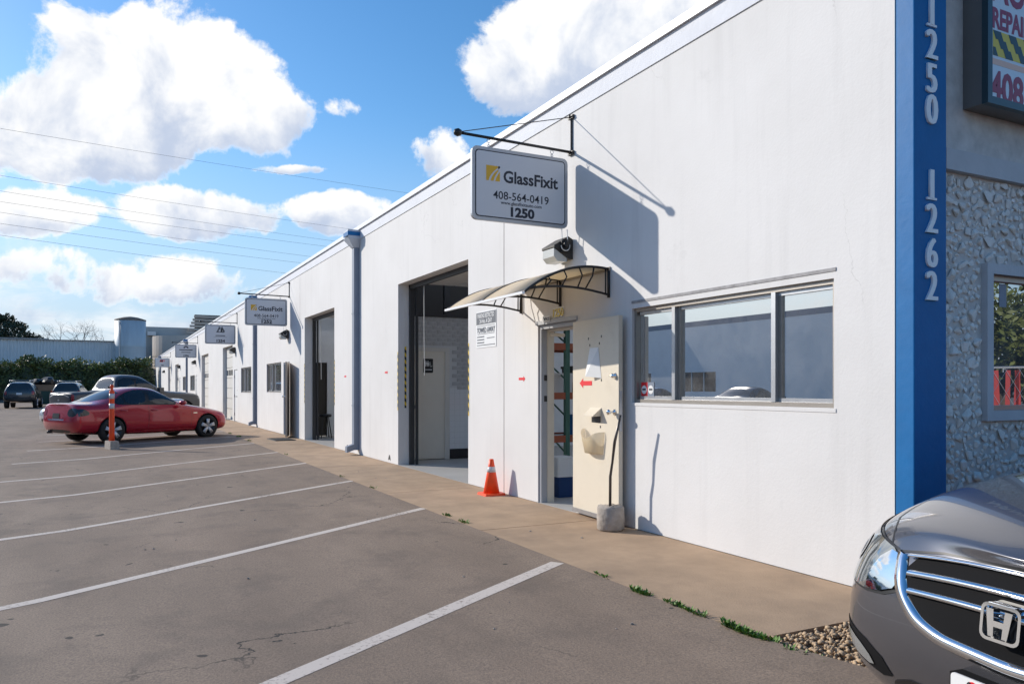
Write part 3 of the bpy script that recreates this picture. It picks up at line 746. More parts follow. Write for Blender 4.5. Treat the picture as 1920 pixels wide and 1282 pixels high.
# chips in the stucco at the wall foot
for u, v in ((651, 838), (730, 858)):
    x, z = onwall(u, v); m = MB()
    m.prism(rounded([(-.08, -.05), (.02, .09), (.09, -.06), (.03, -.02)], 1), lambda a, b: (x + a, WY - .003, z + b), lambda a, b: (x + a, WY - .0006, z + b)); m.build('stucco_chip', 'dark', bld)
# ------------------------------------------------------------------ hanging signs
def hanging_sign(x, label, style, big):
    """board at right angles to the wall; local x runs towards the wall, the face looks along local -y"""
    t = thing('hanging_sign', label, 'sign', (x, WY, 0), R(90), 'hanging signs along the wall')
    W0, W1, Z0, Z1 = -1.232, -.072, 3.14, 3.91       # outer edge, wall edge
    def P(name, mb, m, par=None, smooth=False): return mb.build(name, m, par or t, smooth, world=False)
    arm = MB(); arm.tube([(-1.36, 0, 4.02), (-.02, 0, 4.0)], .016, 8); a = P('arm', arm, 'black', smooth=True)
    m = MB(); m.lathe([(.002, -.045), (.03, -.035), (.043, 0), (.03, .035), (.002, .045)], 12, (-1.385, 0, 4.02), 'x'); P('ball_end', m, 'black', a, True)
    m = MB(); m.tube([(-.012, 0, 3.97), (-.012, 0, 4.42)], .012, 6)
    for z in (3.99, 4.39): m.box(-.03, -.001, -.05, .05, z - .02, z + .02); m.tube([(-.05, -.03, z + .01), (-.02, .03, z - .012)], .01, 6)
    P('wall_bracket', m, 'black')
    m = MB(); m.tube([(-1.34, 0, 4.035), (-.02, 0, 4.39)], .005, 5); P('tie_rod', m, 'black')
    m = MB(); bp = rrect(W0, W1, Z0, Z1, .06)
    m.prism(bp, lambda a_, z: (a_, -.02, z), lambda a_, z: (a_, .02, z)); b = P('board', m, 'signrim')
    m = MB(); m.prism(rrect(W0 + .035, W1 - .035, Z0 + .035, Z1 - .035, .04), lambda a_, z: (a_, -.0225, z), lambda a_, z: (a_, -.019, z)); P('border_line', m, 'navy', b)
    m = MB(); m.prism(rrect(W0 + .046, W1 - .046, Z0 + .046, Z1 - .046, .034), lambda a_, z: (a_, -.0245, z), lambda a_, z: (a_, -.0215, z)); P('face', m, 'signface', b)
    for xx in (W0 + .2, W1 - .19):
        m = MB(); zt = 4.0 + .02 * (xx / -1.36)
        for k, (zz, rr_) in enumerate(((zt - .035, .02), (Z1 + .02, .014))):
            m.tube([(xx + rr_ * math.cos(q * R(45)), 0, zz + rr_ * math.sin(q * R(45))) for q in range(9)], .0035, 5, False)
        m.tube([(xx, 0, Z1), (xx, 0, zt - .05)], .003, 4); P('hook', m, 'steel')
    mid = (W0 + W1) / 2; Y = -.0252
    def T(s, size, z, bold=0.0, col='navy', x=mid, sx_=1.0): text('lettering', s, size, col, b, (x, Y, z), ROT_XZ, bold, .0012, sx_=sx_, world=False)
    def BAR(w_, h_, z, col='inkgrey'):      # a line of print too small to read
        m = MB(); m.box(mid - w_ / 2, mid + w_ / 2, Y - .0008, Y + .0004, z - h_ / 2, z + h_ / 2); P('small_print', m, col, b)
    if style.startswith('glass'):
        lx0, lz0, ls = W0 + .16, 3.56, .16
        m = MB(); m.box(lx0, lx0 + ls, Y - .001, Y + .0005, lz0, lz0 + ls); P('logo', m, 'yellow', b)
        for d_, wd in ((0.0, .022), (.06, .02)):
            m = MB(); k = 9; vs = []
            for i in range(k + 1):
                q = i / k; xx = lx0 + (.028 + d_ * .95) * (1 - 0) + q * q * (.105 - d_ * .3) + q * .03; zz = lz0 + q * ls
                xx = min(xx, lx0 + ls - wd); vs += [(xx, Y - .0018, zz), (xx + wd, Y - .0018, zz)]
            m.add(vs, [(2*i, 2*i+1, 2*i+3, 2*i+2) for i in range(k)]); P('logo_stripe', m, 'signface', b)
        T('GlassFixit', .175, 3.625, .0045, x=mid + .113, sx_=.98)
        T('408-564-0419', .12, 3.42, .0008); T('www.glassfixitauto.com', .052, 3.345, .0004)
        T(style.split()[1], .135, 3.258, .006, sx_=1.15)
    elif style == '1254':
        m = MB()   # ink drawing of a bulldog-like machine: overlapping dark wedges
        for q in ([(-.16, 3.60), (.05, 3.60), (.12, 3.68), (.02, 3.80), (-.05, 3.84), (-.10, 3.72)], [(.03, 3.60), (.15, 3.60), (.17, 3.66), (.10, 3.78), (.06, 3.86), (.02, 3.74)]):
            m.prism([(mid + a_, z) for a_, z in q], lambda a_, z: (a_, Y - .001, z), lambda a_, z: (a_, Y + .0005, z))
        P('logo', m, 'inkgrey', b)
        m = MB()
        for q in ([(-.07, 3.63), (0, 3.63), (.02, 3.70), (-.05, 3.72)], [(.06, 3.64), (.10, 3.64), (.09, 3.72)], [(-.02, 3.75), (.03, 3.72), (.01, 3.79)]):
            m.prism([(mid + a_, z) for a_, z in q], lambda a_, z: (a_, Y - .002, z), lambda a_, z: (a_, Y - .0012, z))
        P('logo_highlight', m, 'signface', b)
        BAR(.36, .035, 3.475); BAR(.5, .008, 3.42); T('1254', .15, 3.27, .006, sx_=1.15)
    elif style == '1256':
        m = MB(); pts = []
        for k in range(13):
            a_ = math.pi * k / 12; rr_ = .15 if k % 2 else .11
            pts += [(mid + rr_ * math.cos(a_ - .09), 3.70 + rr_ * math.sin(a_ - .09)), (mid + rr_ * math.cos(a_ + .09), 3.70 + rr_ * math.sin(a_ + .09))]
        inner = [(mid + .06 * math.cos(math.pi * k / 8), 3.70 + .06 * math.sin(math.pi * k / 8)) for k in range(8, -1, -1)]
        m.prism(pts + inner, lambda a_, z: (a_, Y - .001, z), lambda a_, z: (a_, Y + .0005, z)); P('logo', m, 'navy', b)
        BAR(.72, .05, 3.60, 'navy'); BAR(.5, .04, 3.46); BAR(.5, .008, 3.40); T('1256', .13, 3.27, .006, sx_=1.15)
    else:
        m = MB()
        m.prism([(mid - .22, 3.58), (mid + .05, 3.58), (mid + .09, 3.76), (mid - .18, 3.76)], lambda a_, z: (a_, Y - .001, z), lambda a_, z: (a_, Y + .0005, z)); P('logo', m, 'red', b)
        m = MB(); m.prism([(mid - .17, 3.61), (mid + .03, 3.61), (mid + .055, 3.73), (mid - .145, 3.73)], lambda a_, z: (a_, Y - .002, z), lambda a_, z: (a_, Y - .0012, z)); P('logo_core', m, 'navy', b)
        T('T', .2, 3.67, .006, 'red', x=mid + .16); BAR(.22, .06, 3.30, 'navy')
    return t
MT['inkgrey'] = mat('grey_ink', (.10, .11, .13), .5)
SIGNS = [(1073, 'glass 1250', 'hanging sign reading GlassFixit with the number 1250 above the awning door'),
         (543, 'glass 1252', 'hanging sign reading GlassFixit with the number 1252 beside the second roll up opening'),
         (445, '1254', 'hanging sign numbered 1254 with a grey ink drawing'),
         (371, '1256', 'hanging sign numbered 1256 with a dark half gear emblem'),
         (320, 'edt', 'small white hanging sign with a red logo farthest along the wall')]
for u, st, lb in SIGNS: hanging_sign(U(u), lb, st, True)

# ------------------------------------------------------------------ wall lights
def wall_light(x, z, label, camera_on):
    t = thing('wall_light', label, 'light', (x, WY, z), 0, 'wall pack lights above the doors')
    m = MB(); m.prism([(0, -.12), (0, .1), (-.06, .13), (-.24, .02), (-.24, -.0), (-.05, -.12)], lambda y, q: (-.14, y, q), lambda y, q: (.14, y, q)); b = m.build('housing', 'bronze', t, world=False)
    m = MB(); m.prism([(-.07, -.11), (-.235, -.01), (-.235, -.10), (-.19, -.15), (-.07, -.15)], lambda y, q: (-.125, y, q), lambda y, q: (.125, y, q)); m.build('lens', 'lens', t, world=False)
    if camera_on:
        m = MB(); m.box(.141, .165, -.16, -.06, -.05, .09); m.lathe([(.035, 0), (.035, .03), (.02, .035)], 14, (.165, -.11, .03), 'x'); m.build('camera_body', 'black', t, world=False)
        for dy in (-.15, -.08):
            m = MB(); m.tube([(.16, dy, .06), (.165, dy - .01, .2)], .005, 6); m.build('antenna', 'white', t, world=False)
        m = MB(); m.tube([(.18, -.12 + .055 * math.cos(a_), .015 + .055 * math.sin(a_)) for a_ in [R(q) for q in range(180, 400, 20)]], .005, 5); m.build('cable', 'white', t, world=False)
MT['bronze'] = mat('dark_bronze_metal', (.05, .045, .04), .5, .3)
MT['lens'] = mat('ribbed_glass_lens', (.55, .55, .52), .2, bump=.3, bs=60)
LT = [(1062, 'bronze wall light with a black security camera over the awning'), (540, 'bronze wall light beside the 1252 hanging sign'), (441, 'dark wall light above the white door of unit 1254'),
      (367, 'dark wall light beside the gear emblem sign'), (338, 'small dark wall light next to the fifth roll up opening'), (309, 'small dark wall light past the red logo sign'), (292, 'tiny dark wall light at the far end of the wall')]
for k, (u, lb) in enumerate(LT): wall_light(U(u), 2.93, lb, k < 2)

# ------------------------------------------------------------------ awning over the office door
def awning():
    xs_ = [U(978) - .0, U(1052), U(1143)]
    t = thing('door_awning', 'tan polycarbonate door awning on scrolled black brackets over the 1250 door', 'awning', (xs_[1], WY, 2.3))
    proj = 1.0
    def prof(s):    # s 0 at the wall, 1 at the tip
        return WY - .01 - proj * s, 2.605 + .05 * math.sin(s * 2.2) - .34 * s ** 2.1
    for i in range(2):
        a, b = xs_[i] + .012, xs_[i+1] - .012
        m = MB(); k = 16; vs = []
        for j in range(k+1):
            y, z = prof(j / k); vs += [(a, y, z), (b, y, z), (a, y, z + .005), (b, y, z + .005)]
        fs = []
        for j in range(k): q = 4*j; fs += [(q, q+1, q+5, q+4), (q+2, q+6, q+7, q+3), (q, q+4, q+6, q+2), (q+1, q+3, q+7, q+5)]
        m.add(vs, fs); m.build('roof_sheet', 'poly', t, True)
    y, z = prof(1.0)
    m = MB(); m.box(xs_[0] - .02, xs_[2] + .02, y - .02, y + .008, z - .012, z + .012); m.build('front_bar', 'coping', t)
    y, z = prof(0.0)
    m = MB(); m.box(xs_[0] - .02, xs_[2] + .02, y - .01, WY - .001, z - .02, z + .02); m.build('rear_bar', 'alum', t)
    for x in xs_:
        m = MB()
        m.tube([(x, *prof(j / 14)) for j in range(15)], .013, 6)
        m.tube([(x, WY - .012, 2.62), (x, WY - .012, 2.31)], .016, 6)
        m.tube([(x, WY - .05, 2.60), (x, WY - .05, 2.34)], .008, 6)
        tip = prof(.93); low = [(x, WY - .02 - (WY - .02 - tip[0]) * s, 2.34 + (tip[1] - 2.34) * s + .045 * math.sin(math.pi * s)) for s in [q / 10 for q in range(11)]]
        m.tube(low, .012, 6)
        for s in (.18, .36, .54, .72):
            ya, za = prof(s); j = int((s + .12) * 10); yb, zb = low[min(10, j)][1:]
            m.tube([(x, ya, za), (x, ya * .35 + yb * .65 + .05, za * .6 + zb * .4), (x, yb, zb)], .008, 6)
            m.lathe([(.001, -.014), (.014, 0), (.001, .014)], 8, (x, yb, zb), 'x')
        m.build('bracket', 'black', t, True)
MT['poly'] = mat('tan_polycarbonate', (.84, .75, .60), .3, var=.04)
nt = MT['poly'].node_tree; _tr = nt.nodes.new('ShaderNodeBsdfTranslucent'); _tr.inputs[0].default_value = (.9, .8, .62, 1)
_mx = nt.nodes.new('ShaderNodeMixShader'); _mx.inputs[0].default_value = .5
nt.links.new(nt.nodes['Principled BSDF'].outputs[0], _mx.inputs[1]); nt.links.new(_tr.outputs[0], _mx.inputs[2]); nt.links.new(_mx.outputs[0], nt.nodes['Material Output'].inputs[0])
awning()
# number plaque, office plate, tow sign
x, z = onwall(1048, 585)
t = thing('number_plaque', 'gold numerals 1250 on a white plaque above the open door', 'plaque', (x, WY, z))
m = MB(); m.box(x - .115, x + .115, WY - .012, WY - .001, z - .055, z + .055); m.build('plate', 'white', t)
MT['brass'] = mat('brass', (.55, .38, .08), .35, .6)
text('numerals', '1250', .13, 'brass', t, (x, WY - .016, z - .005), ROT_XZ, .002, .003)
x, z = onwall(1028, 598)
t = thing('office_plate', 'small white plate reading OFFICE at the corner of the door frame', 'sign', (x, WY, z))
m = MB(); m.box(x - .08, x + .08, WY - .03, WY - .021, z - .035, z + .035); m.build('plate', 'white', t)
text('lettering', 'OFFICE', .05, 'navy', t, (x, WY - .0315, z - .002), ROT_XZ, .001, .0005)
x0, z1 = onwall(893.5, 586); x1, z0 = onwall(931, 649)
t = thing('tow_away_sign', 'white parking restricted towed away notice on the wall beside the first opening', 'sign', ((x0 + x1) / 2, WY, z0))
m = MB(); m.prism(rrect(x0, x1, z0, z1, .015), lambda a_, q: (a_, WY - .006, q), lambda a_, q: (a_, WY - .001, q)); b = m.build('plate', 'white', t)
hh = z1 - z0; cx_ = (x0 + x1) / 2; ww = x1 - x0
m = MB(); m.box(x0 + .01, x1 - .01, WY - .008, WY - .0062, z1 - .36 * hh, z1 - .03 * hh); m.build('dark_panel', 'inkgrey', b)
for s, sz, zz, col, sxx in (('PARKING RESTRICTED', .085, .12, 'white', .62), ('24 Hrs. A DAY', .085, .27, 'white', .75),
                            ('TOWED AWAY', .105, .52, 'inkgrey', .78)):
    text('lettering', s, sz, col, b, (cx_, WY - .0092, z1 - zz * hh), ROT_XZ, .0012 if sz > .04 else .0003, .0006, sx_=sxx)

for zz, a0, a1, hh_ in ((.405, .06, .94, .014), (.625, .08, .92, .014), (.70, .06, .42, .03), (.75, .55, .92, .02), (.78, .06, .42, .03), (.86, .06, .42, .03), (.93, .05, .95, .02)):
    m = MB(); m.box(x0 + ww * a0, x0 + ww * a1, WY - .0078, WY - .0062, z1 - zz * hh - hh_ * hh / 2, z1 - zz * hh + hh_ * hh / 2); m.build('small_print', 'inkgrey', b)
# ------------------------------------------------------------------ cone, weighted post, delineator
cx_, cy_ = onground(924, 927)
t = thing('traffic_cone', 'small orange traffic cone with one silver band standing against the wall', 'cone', (cx_, cy_ - .02, 0))
m = MB(); m.prism(rrect(-.145, .145, -.145, .145, .03), lambda a_, b_: (a_, b_, .002), lambda a_, b_: (a_ * .96, b_ * .96, .03)); m.build('base', 'orange', t, world=False)
def cr(z): return .105 - (.105 - .028) * (z - .03) / .43
m = MB(); m.lathe([(cr(.03), .03), (cr(.29), .29), (cr(.295), .295), (cr(.365), .365), (cr(.46), .46), (.02, .463)], 28); m.build('cone_body', 'orange', t, True, world=False)
m = MB(); m.lathe([(cr(.295) + .0015, .295), (cr(.365) + .0015, .365)], 28); m.build('reflective_band', 'reflect', t, True, world=False)
bx_, by_ = -6.35, 4.33
t = thing('weighted_post', 'bent metal post set in a rough concrete cylinder propping the open door', 'door stop', (bx_, by_, 0))
m = MB(); rq = random.Random(2); n = 34; prof = [(.12, .004), (.132, .02), (.133, .12), (.131, .215), (.12, .236), (.02, .232)]
m.lathe(prof, n)
m.v = [(x * (1 + rq.uniform(-.013, .013)), y * (1 + rq.uniform(-.013, .013)), z + (rq.uniform(-.008, .008) if z > .01 else 0)) for x, y, z in m.v]
m.build('concrete_base', 'rawconc', t, True, world=False)
m = MB(); m.tube([(-.01, -.0, .2), (-.005, 0, .52), (.03, .0, .66), (.055, .01, .86), (.14, .02, 1.12)], [.014, .014, .012, .015, .011], 7); m.build('post', mat('bent_steel', (.10, .09, .085), .35, .7, var=.5, vs=9), t, True, world=False)
dx_, dy_ = -20.55, .03; dz_ = zg(dx_, dy_)
def delineator(x, y, label, h=1.5):
    t = thing('delineator_post', label, 'post', (x, y, zg(x, y)), .3, 'orange delineator posts')
    m = MB(); m.prism([(-.21, -.1), (.21, -.1), (.21, .1), (-.21, .1)], lambda a_, b_: (a_, b_, 0), lambda a_, b_: (a_ * .92, b_ * .9, .19)); m.build('concrete_block', 'rawconc', t, world=False)
    m = MB(); m.lathe([(.062, .19), (.058, .4), (.055, h - .2), (.055, h - .15), (.03, h - .12), (.03, h - .07), (.045, h - .05), (.03, h)], 14); m.build('post', 'orange', t, True, world=False)
    for z in (h - .33, h - .56):
        m = MB(); m.lathe([(.0575, z), (.0575, z + .12)], 14); m.build('reflective_band', 'reflect', t, True, world=False)
delineator(dx_, dy_, 'orange delineator post in a concrete block beside the red sedan')
delineator(*onground(97, 764)[:2], 'orange delineator post standing in front of the dumpster', 1.2)

x_, y_ = onground(527, 824)
t = thing('door_mat', 'black rubber door mat on the sidewalk at the 1252 door', 'mat', (x_, y_, 0), R(2))
m = MB(); m.prism(rrect(-.55, .55, -.28, .28, .05), lambda a_, b_: (a_, b_, .004), lambda a_, b_: (a_ * .985, b_ * .97, .018)); m.build('rubber_sheet', 'rubber', t, world=False)
m = MB(); m.prism(rrect(-.5, .5, -.23, .23, .04), lambda a_, b_: (a_, b_, .0185), lambda a_, b_: (a_ * .99, b_ * .98, .023)); m.build('carpet_top', mat('mat_pile', (.02, .02, .022), .95, var=.3, vs=40, bump=.6, bs=120), t, world=False)
# ------------------------------------------------------------------ rooms behind the openings
PXW = -14.1
t = thing('restroom_partition', 'grey brick and white tile partition with a cream restroom door inside the first opening', 'partition', (PXW, 6.2, 0))
ya, yb, zt = WY + .21, 7.8, 2.74
dy0, dy1 = onx(772, 700, PXW)[0], onx(834, 700, PXW)[0]
m = sheet_with_holes(ya, yb, .005, zt, [(dy0 - .02, dy1 + .02, 0, 2.12)], lambda p, q, d: (PXW - d, p, q), .12); core = m.build('wall_core', 'mortar', t)
m = MB(); m.box(PXW - .12, PXW - .1, dy0, dy1 + .02, .005, 2.1); m.box(PXW - .05, PXW - .01, dy0, dy1, .02, 2.08); dr = m.build('restroom_door', mat('light_beige_paint', (.84, .78, .68), .5, var=.03), t)
m = MB(); m.box(PXW - .06, PXW + .02, dy0 - .07, dy0, .005, 2.15); m.box(PXW - .06, PXW + .02, dy1, dy1 + .09, .005, 2.15); m.box(PXW - .06, PXW + .02, dy0, dy1, 2.08, 2.15); m.build('door_trim', 'offwhite', t)
m = MB(); m.lathe([(.03, 0), (.012, .02), (.028, .05), (.01, .065)], 12, (PXW - .01, dy0 + .07, 1.02), 'x'); m.build('door_knob', 'steel', dr, True)
ys_, zs_ = onx(803, 685, PXW)
m = MB(); m.prism(rrect(ys_ - .1, ys_ + .1, zs_ - .14, zs_ + .13, .02), lambda a_, q: (PXW - .009, a_, q), lambda a_, q: (PXW - .003, a_, q)); sgn = m.build('restroom_sign', 'black', dr)
for dy, skirt in ((-.05, False), (-.005, True)):
    m = MB(); X_ = PXW - .002
    pts = [(-.012, .0), (.012, .0), (.012, .045), (.02, .045), (.02, .085), (-.02, .085), (-.02, .045), (-.012, .045)] if not skirt else [(-.012, 0), (.012, 0), (.012, .03), (.026, .03), (.012, .085), (-.012, .085), (-.026, .03), (-.012, .03)]
    m.prism([(ys_ + dy + a_, zs_ - .02 + q) for a_, q in pts], lambda a_, q: (X_, a_, q), lambda a_, q: (X_ + .001, a_, q))
    m.lathe([(.011, 0), (.011, .001)], 12, (X_, ys_ + dy, zs_ + .08), 'x'); m.build('pictogram', 'white', sgn)
m = MB(); m.tube([(PXW - .001, ys_ + .055 + .022 * math.cos(a_), zs_ + .0 + .022 * math.sin(a_)) for a_ in [R(q) for q in range(100, 380, 25)]], .004, 5); m.box(PXW - .003, PXW, ys_ + .03, ys_ + .04, zs_ + .0, zs_ + .07); m.build('pictogram', 'white', sgn)
m = MB(); m.box(PXW - .0025, PXW - .0012, ys_ - .075, ys_ + .075, zs_ - .092, zs_ - .07); m.build('caption_bar', 'reflect', sgn)
# bricks above, tiles below
bl, bh, gap = .195, .068, .009
bm_ = MB(); bm_.box(-.006, .008, 0, bl, 0, bh); bme = bm_.build('brick', 'brick', None).data; bpy.data.objects.remove(bpy.data.objects['brick'])
bhalf = MB(); bhalf.box(-.006, .008, 0, bl / 2 - gap / 2, 0, bh); hme = bhalf.build('brick', 'brick', None).data; bpy.data.objects.remove(bpy.data.objects['brick'])
tl = .108; tme = MB().box(-.004, .005, 0, tl - .005, 0, tl - .005).build('tile', 'tile', None).data; bpy.data.objects.remove(bpy.data.objects['tile'])
row = 0; z = 1.35; nb = 0
while z < zt - bh:
    y = ya + .002 - (bl + gap) / 2 * (row % 2)
    while y < 6.9:
        full = y >= ya; me, wd, yy = (bme, bl, y) if full else (hme, bl / 2, ya + .002)
        if not (yy + wd > dy0 - .075 and yy < dy1 + .095 and z < 2.15) and nb < 290:
            o = bpy.data.objects.new('brick', me); o.location = (PXW + .0, yy, z); place(o, t, True); nb += 1
        y += bl + gap
    z += bh + gap; row += 1
ntile = 0; z = .2
while z < 1.34 - tl / 2:
    y = dy1 + .1
    while y < 6.9:
        o = bpy.data.objects.new('tile', tme); o.location = (PXW, y, z); place(o, t, True); ntile += 1; y += tl
    z += tl
m = MB(); m.box(PXW, PXW + .01, dy1 + .1, 6.9, .005, .195); m.build('base_board', 'black', t)
m = MB(); m.box(PXW - 1.6, PXW + .03, ya, yb, zt + .002, zt + .06); m.build('loft_shelf', 'dark', t)
for k in range(4):
    m = MB(); m.box(PXW - .3, PXW - .2, ya + .3 + k * .75, ya + .42 + k * .75, zt + .062, 4.19); m.build('loft_stud', 'dark', t)
m = MB(); m.box(PXW - 1.5, PXW - 1.4, ya, yb, zt + .062, 4.15); m.build('loft_back', 'bronze', t)
# second unit: partition with a white framed doorway
PX2 = -22.3
t = thing('office_partition', 'grey partition with a white framed doorway inside the second opening', 'partition', (PX2, 6.2, 0))
e0, e1 = onx(592, 700, PX2)[0], onx(613, 700, PX2)[0]
m = sheet_with_holes(ya, yb, .005, 3.0, [(e0, e1, 0, 2.1)], lambda p, q, d: (PX2 - d, p, q), .12); m.build('wall_core', 'intwall', t)
m = MB(); m.box(PX2 - .13, PX2 + .02, e0 - .08, e0, .005, 2.18); m.box(PX2 - .13, PX2 + .02, e1, e1 + .08, .005, 2.18); m.box(PX2 - .13, PX2 + .02, e0, e1, 2.1, 2.18); m.build('door_trim', 'white', t)
m = MB(); m.box(PX2 - .1, PX2 - .06, e0, e1, .02, 2.1); m.build('inner_door', 'bronze', t)
t = thing('shop_stool', 'dark shop stool standing inside the second opening', 'stool', (-21.5, 5.25, .004))
m = MB(); m.lathe([(.15, .58), (.17, .6), (.17, .64), (.14, .66)], 18); m.build('seat', 'black', t, True, world=False)
for k in range(4):
    a_ = R(45 + 90 * k); m = MB(); m.tube([(.1 * math.cos(a_), .1 * math.sin(a_), .59), (.2 * math.cos(a_), .2 * math.sin(a_), 0)], .014, 6); m.build('leg', 'dark', t, world=False)
# pallet rack seen through the office door
def rack():
    rx, ry = -11.0, 6.64       # front face looks along +x, beams run along y
    t = thing('pallet_rack', 'green and orange pallet rack with stored parts seen through the open door', 'rack', (rx, ry, 0))
    for y in (ry - 1.02, ry, ry + 1.25):
        for x in (rx, rx - .8):
            m = MB(); m.box(x - .035, x + .035, y - .04, y + .04, .005, 3.4); m.build('upright', 'rackgreen', t)
        m = MB()
        for k in range(5): m.tube([(rx, y, .3 + k * .6), (rx - .8, y, .7 + k * .6)], .015, 5)
        m.build('brace', 'rackgreen', t)
    for z in (.55, 1.25, 2.05, 2.8):
        for x in (rx, rx - .8):
            m = MB(); m.box(x - .03, x + .03, ry - 1.02, ry + 1.25, z - .055, z + .055); m.build('beam', 'rackorange', t)
        m = MB(); m.box(rx - .76, rx - .04, ry - 1.02, ry + 1.25, z + .0, z + .03); m.build('deck', 'offwhite', t)
MT['rackgreen'] = mat('green_steel', (.05, .13, .09), .5); MT['rackorange'] = mat('orange_steel', (.36, .085, .03), .5)
rack()
rb = random.Random(8)
for k, (x, z, w_, h_, c_, lb) in enumerate(((-10.9, .585, .5, .4, 'greyblue', 'slate grey storage box on the lowest rack shelf'), (-10.2, 1.285, .42, .3, 'offwhite', 'pale carton on the middle rack shelf'), (-9.6, 1.285, .4, .42, 'bronze', 'dark brown crate on the middle rack shelf'), (-10.6, 2.085, .6, .35, 'dark', 'black parts case on the upper rack shelf'), (-9.5, .585, .45, .3, 'blue', 'blue tub on the lowest rack shelf'))):
    t = thing('storage_box', lb, 'box', (-11.4, 6.64 + (x + 10.15) * 1.0, z)); m = MB(); m.prism(rrect(-w_/2, w_/2, -.3, .3, .03), lambda a_, b_: (a_ * .94, b_ * .94, 0), lambda a_, b_: (a_, b_, h_)); m.build('body', c_, t, world=False)
    m = MB(); m.prism(rrect(-w_/2 - .015, w_/2 + .015, -.315, .315, .03), lambda a_, b_: (a_, b_, h_), lambda a_, b_: (a_, b_, h_ + .04)); m.build('lid', c_, t, world=False)
MT['darkblue'] = mat('dark_blue_plastic', (.01, .05, .17), .4)
t = thing('waste_bin', 'blue bin with a white liner just inside the office door', 'bin', (-8.62, 5.12, .004))
m = MB(); m.prism(rrect(-.17, .17, -.14, .14, .03), lambda a_, b_: (a_ * .85, b_ * .85, 0), lambda a_, b_: (a_, b_, .36)); m.build('body', 'darkblue', t, world=False)
m = MB(); m.prism(rrect(-.185, .185, -.155, .155, .03), lambda a_, b_: (a_, b_, .26), lambda a_, b_: (a_ * .97, b_ * .97, .5)); m.build('liner', 'white', t, world=False)

# ------------------------------------------------------------------ lit sign box on the stone front
by0 = onx(1805, 200, FX)[0]; d0 = ray(1850, 200); bxf = d0.x / d0.y * by0
zb = onx(1851, 192, bxf)[1]
t = thing('sign_box', 'dark framed auto repair sign box with checkered stripe on the stone front', 'sign', (FX, by0 + 1.2, zb))
Y1 = by0 + 2.4; ZT = zb + 2.2
m = MB(); m.box(FX + .002, bxf - .004, by0, Y1, zb - .0, ZT); cab = m.build('cabinet', mat('grey_brown_metal', (.17, .165, .16), .45, .3, var=.1), t)
fr_ = .045; m = MB()
for a_ in ((by0 - .004, by0 + fr_, zb - .004, ZT), (Y1 - fr_, Y1, zb - .004, ZT), (by0 + fr_, Y1 - fr_, zb - .004, zb + fr_), (by0 + fr_, Y1 - fr_, ZT - fr_, ZT)): m.box(bxf - .03, bxf + .012, *a_)
m.build('retainer_frame', mat('teal_black_frame', (.02, .05, .065), .35), t)
m = MB(); m.box(bxf - .003, bxf + .004, by0 + fr_, Y1 - fr_, zb + fr_, ZT - fr_); face = m.build('face', mat('sign_acrylic', (.62, .70, .76), .25), t)
MT['maroon'] = mat('maroon_print', (.28, .008, .05), .4); MT['peach'] = mat('peach_print', (.75, .48, .36), .4); MT['sgreen'] = mat('dark_teal_print', (.01, .035, .045), .4)
def zrow(v, u=1885): return onx(u, v, bxf + .005)[1]
def ycol(u): return onx(u, 200, bxf + .005)[0]
yl = ycol(1858)
def block_text(s, y_left, z0_, z1_, m_, sxx=.8, bold=.006):
    size = (z1_ - z0_) / .70
    return text('lettering', s, size, m_, face, (bxf + .0055, y_left, (z0_ + z1_) / 2), ROT_FX, bold, .0008, align='LEFT', sx_=sxx)
block_text('408', yl, zrow(186, 1858), zrow(130, 1858), 'maroon', .86, .009)
block_text('REPAIR', yl + .012, zrow(50, 1862), zrow(13, 1862), 'maroon', .74, .006)
block_text('AUTO', yl + .005, zrow(-2, 1862), zrow(-70, 1862), 'maroon', .8, .008)
za, zb_ = zrow(103, 1862), zrow(56, 1862); y_ = ycol(1862); cw = .085
m = MB(); m.box(bxf + .0042, bxf + .0052, y_, Y1 - .2, za, zb_); m.build('chequer_ground', mat('yellow_print', (.66, .52, .03), .4), face)
for r_ in range(3):
    for c_ in range(12):
        if (r_ + c_) % 2: continue
        hgt = (zb_ - za) / 3; sk = -.03
        q = [(y_ + c_ * cw + sk * r_, zb_ - r_ * hgt), (y_ + (c_ + 1) * cw + sk * r_, zb_ - r_ * hgt), (y_ + (c_ + 1) * cw + sk * (r_ - 1), zb_ - (r_ + 1) * hgt), (y_ + c_ * cw + sk * (r_ - 1), zb_ - (r_ + 1) * hgt)]
        q = [(max(y_, a_), b_) for a_, b_ in q]
        m = MB(); m.prism(q, lambda a_, b_: (bxf + .0062, a_, b_), lambda a_, b_: (bxf + .0053, a_, b_)); m.build('chequer', 'sgreen', face)
m = MB(); m.box(bxf + .0042, bxf + .0055, yl - .02, Y1 - .1, zrow(127), zrow(116)); m.build('peach_stripe', 'peach', face)

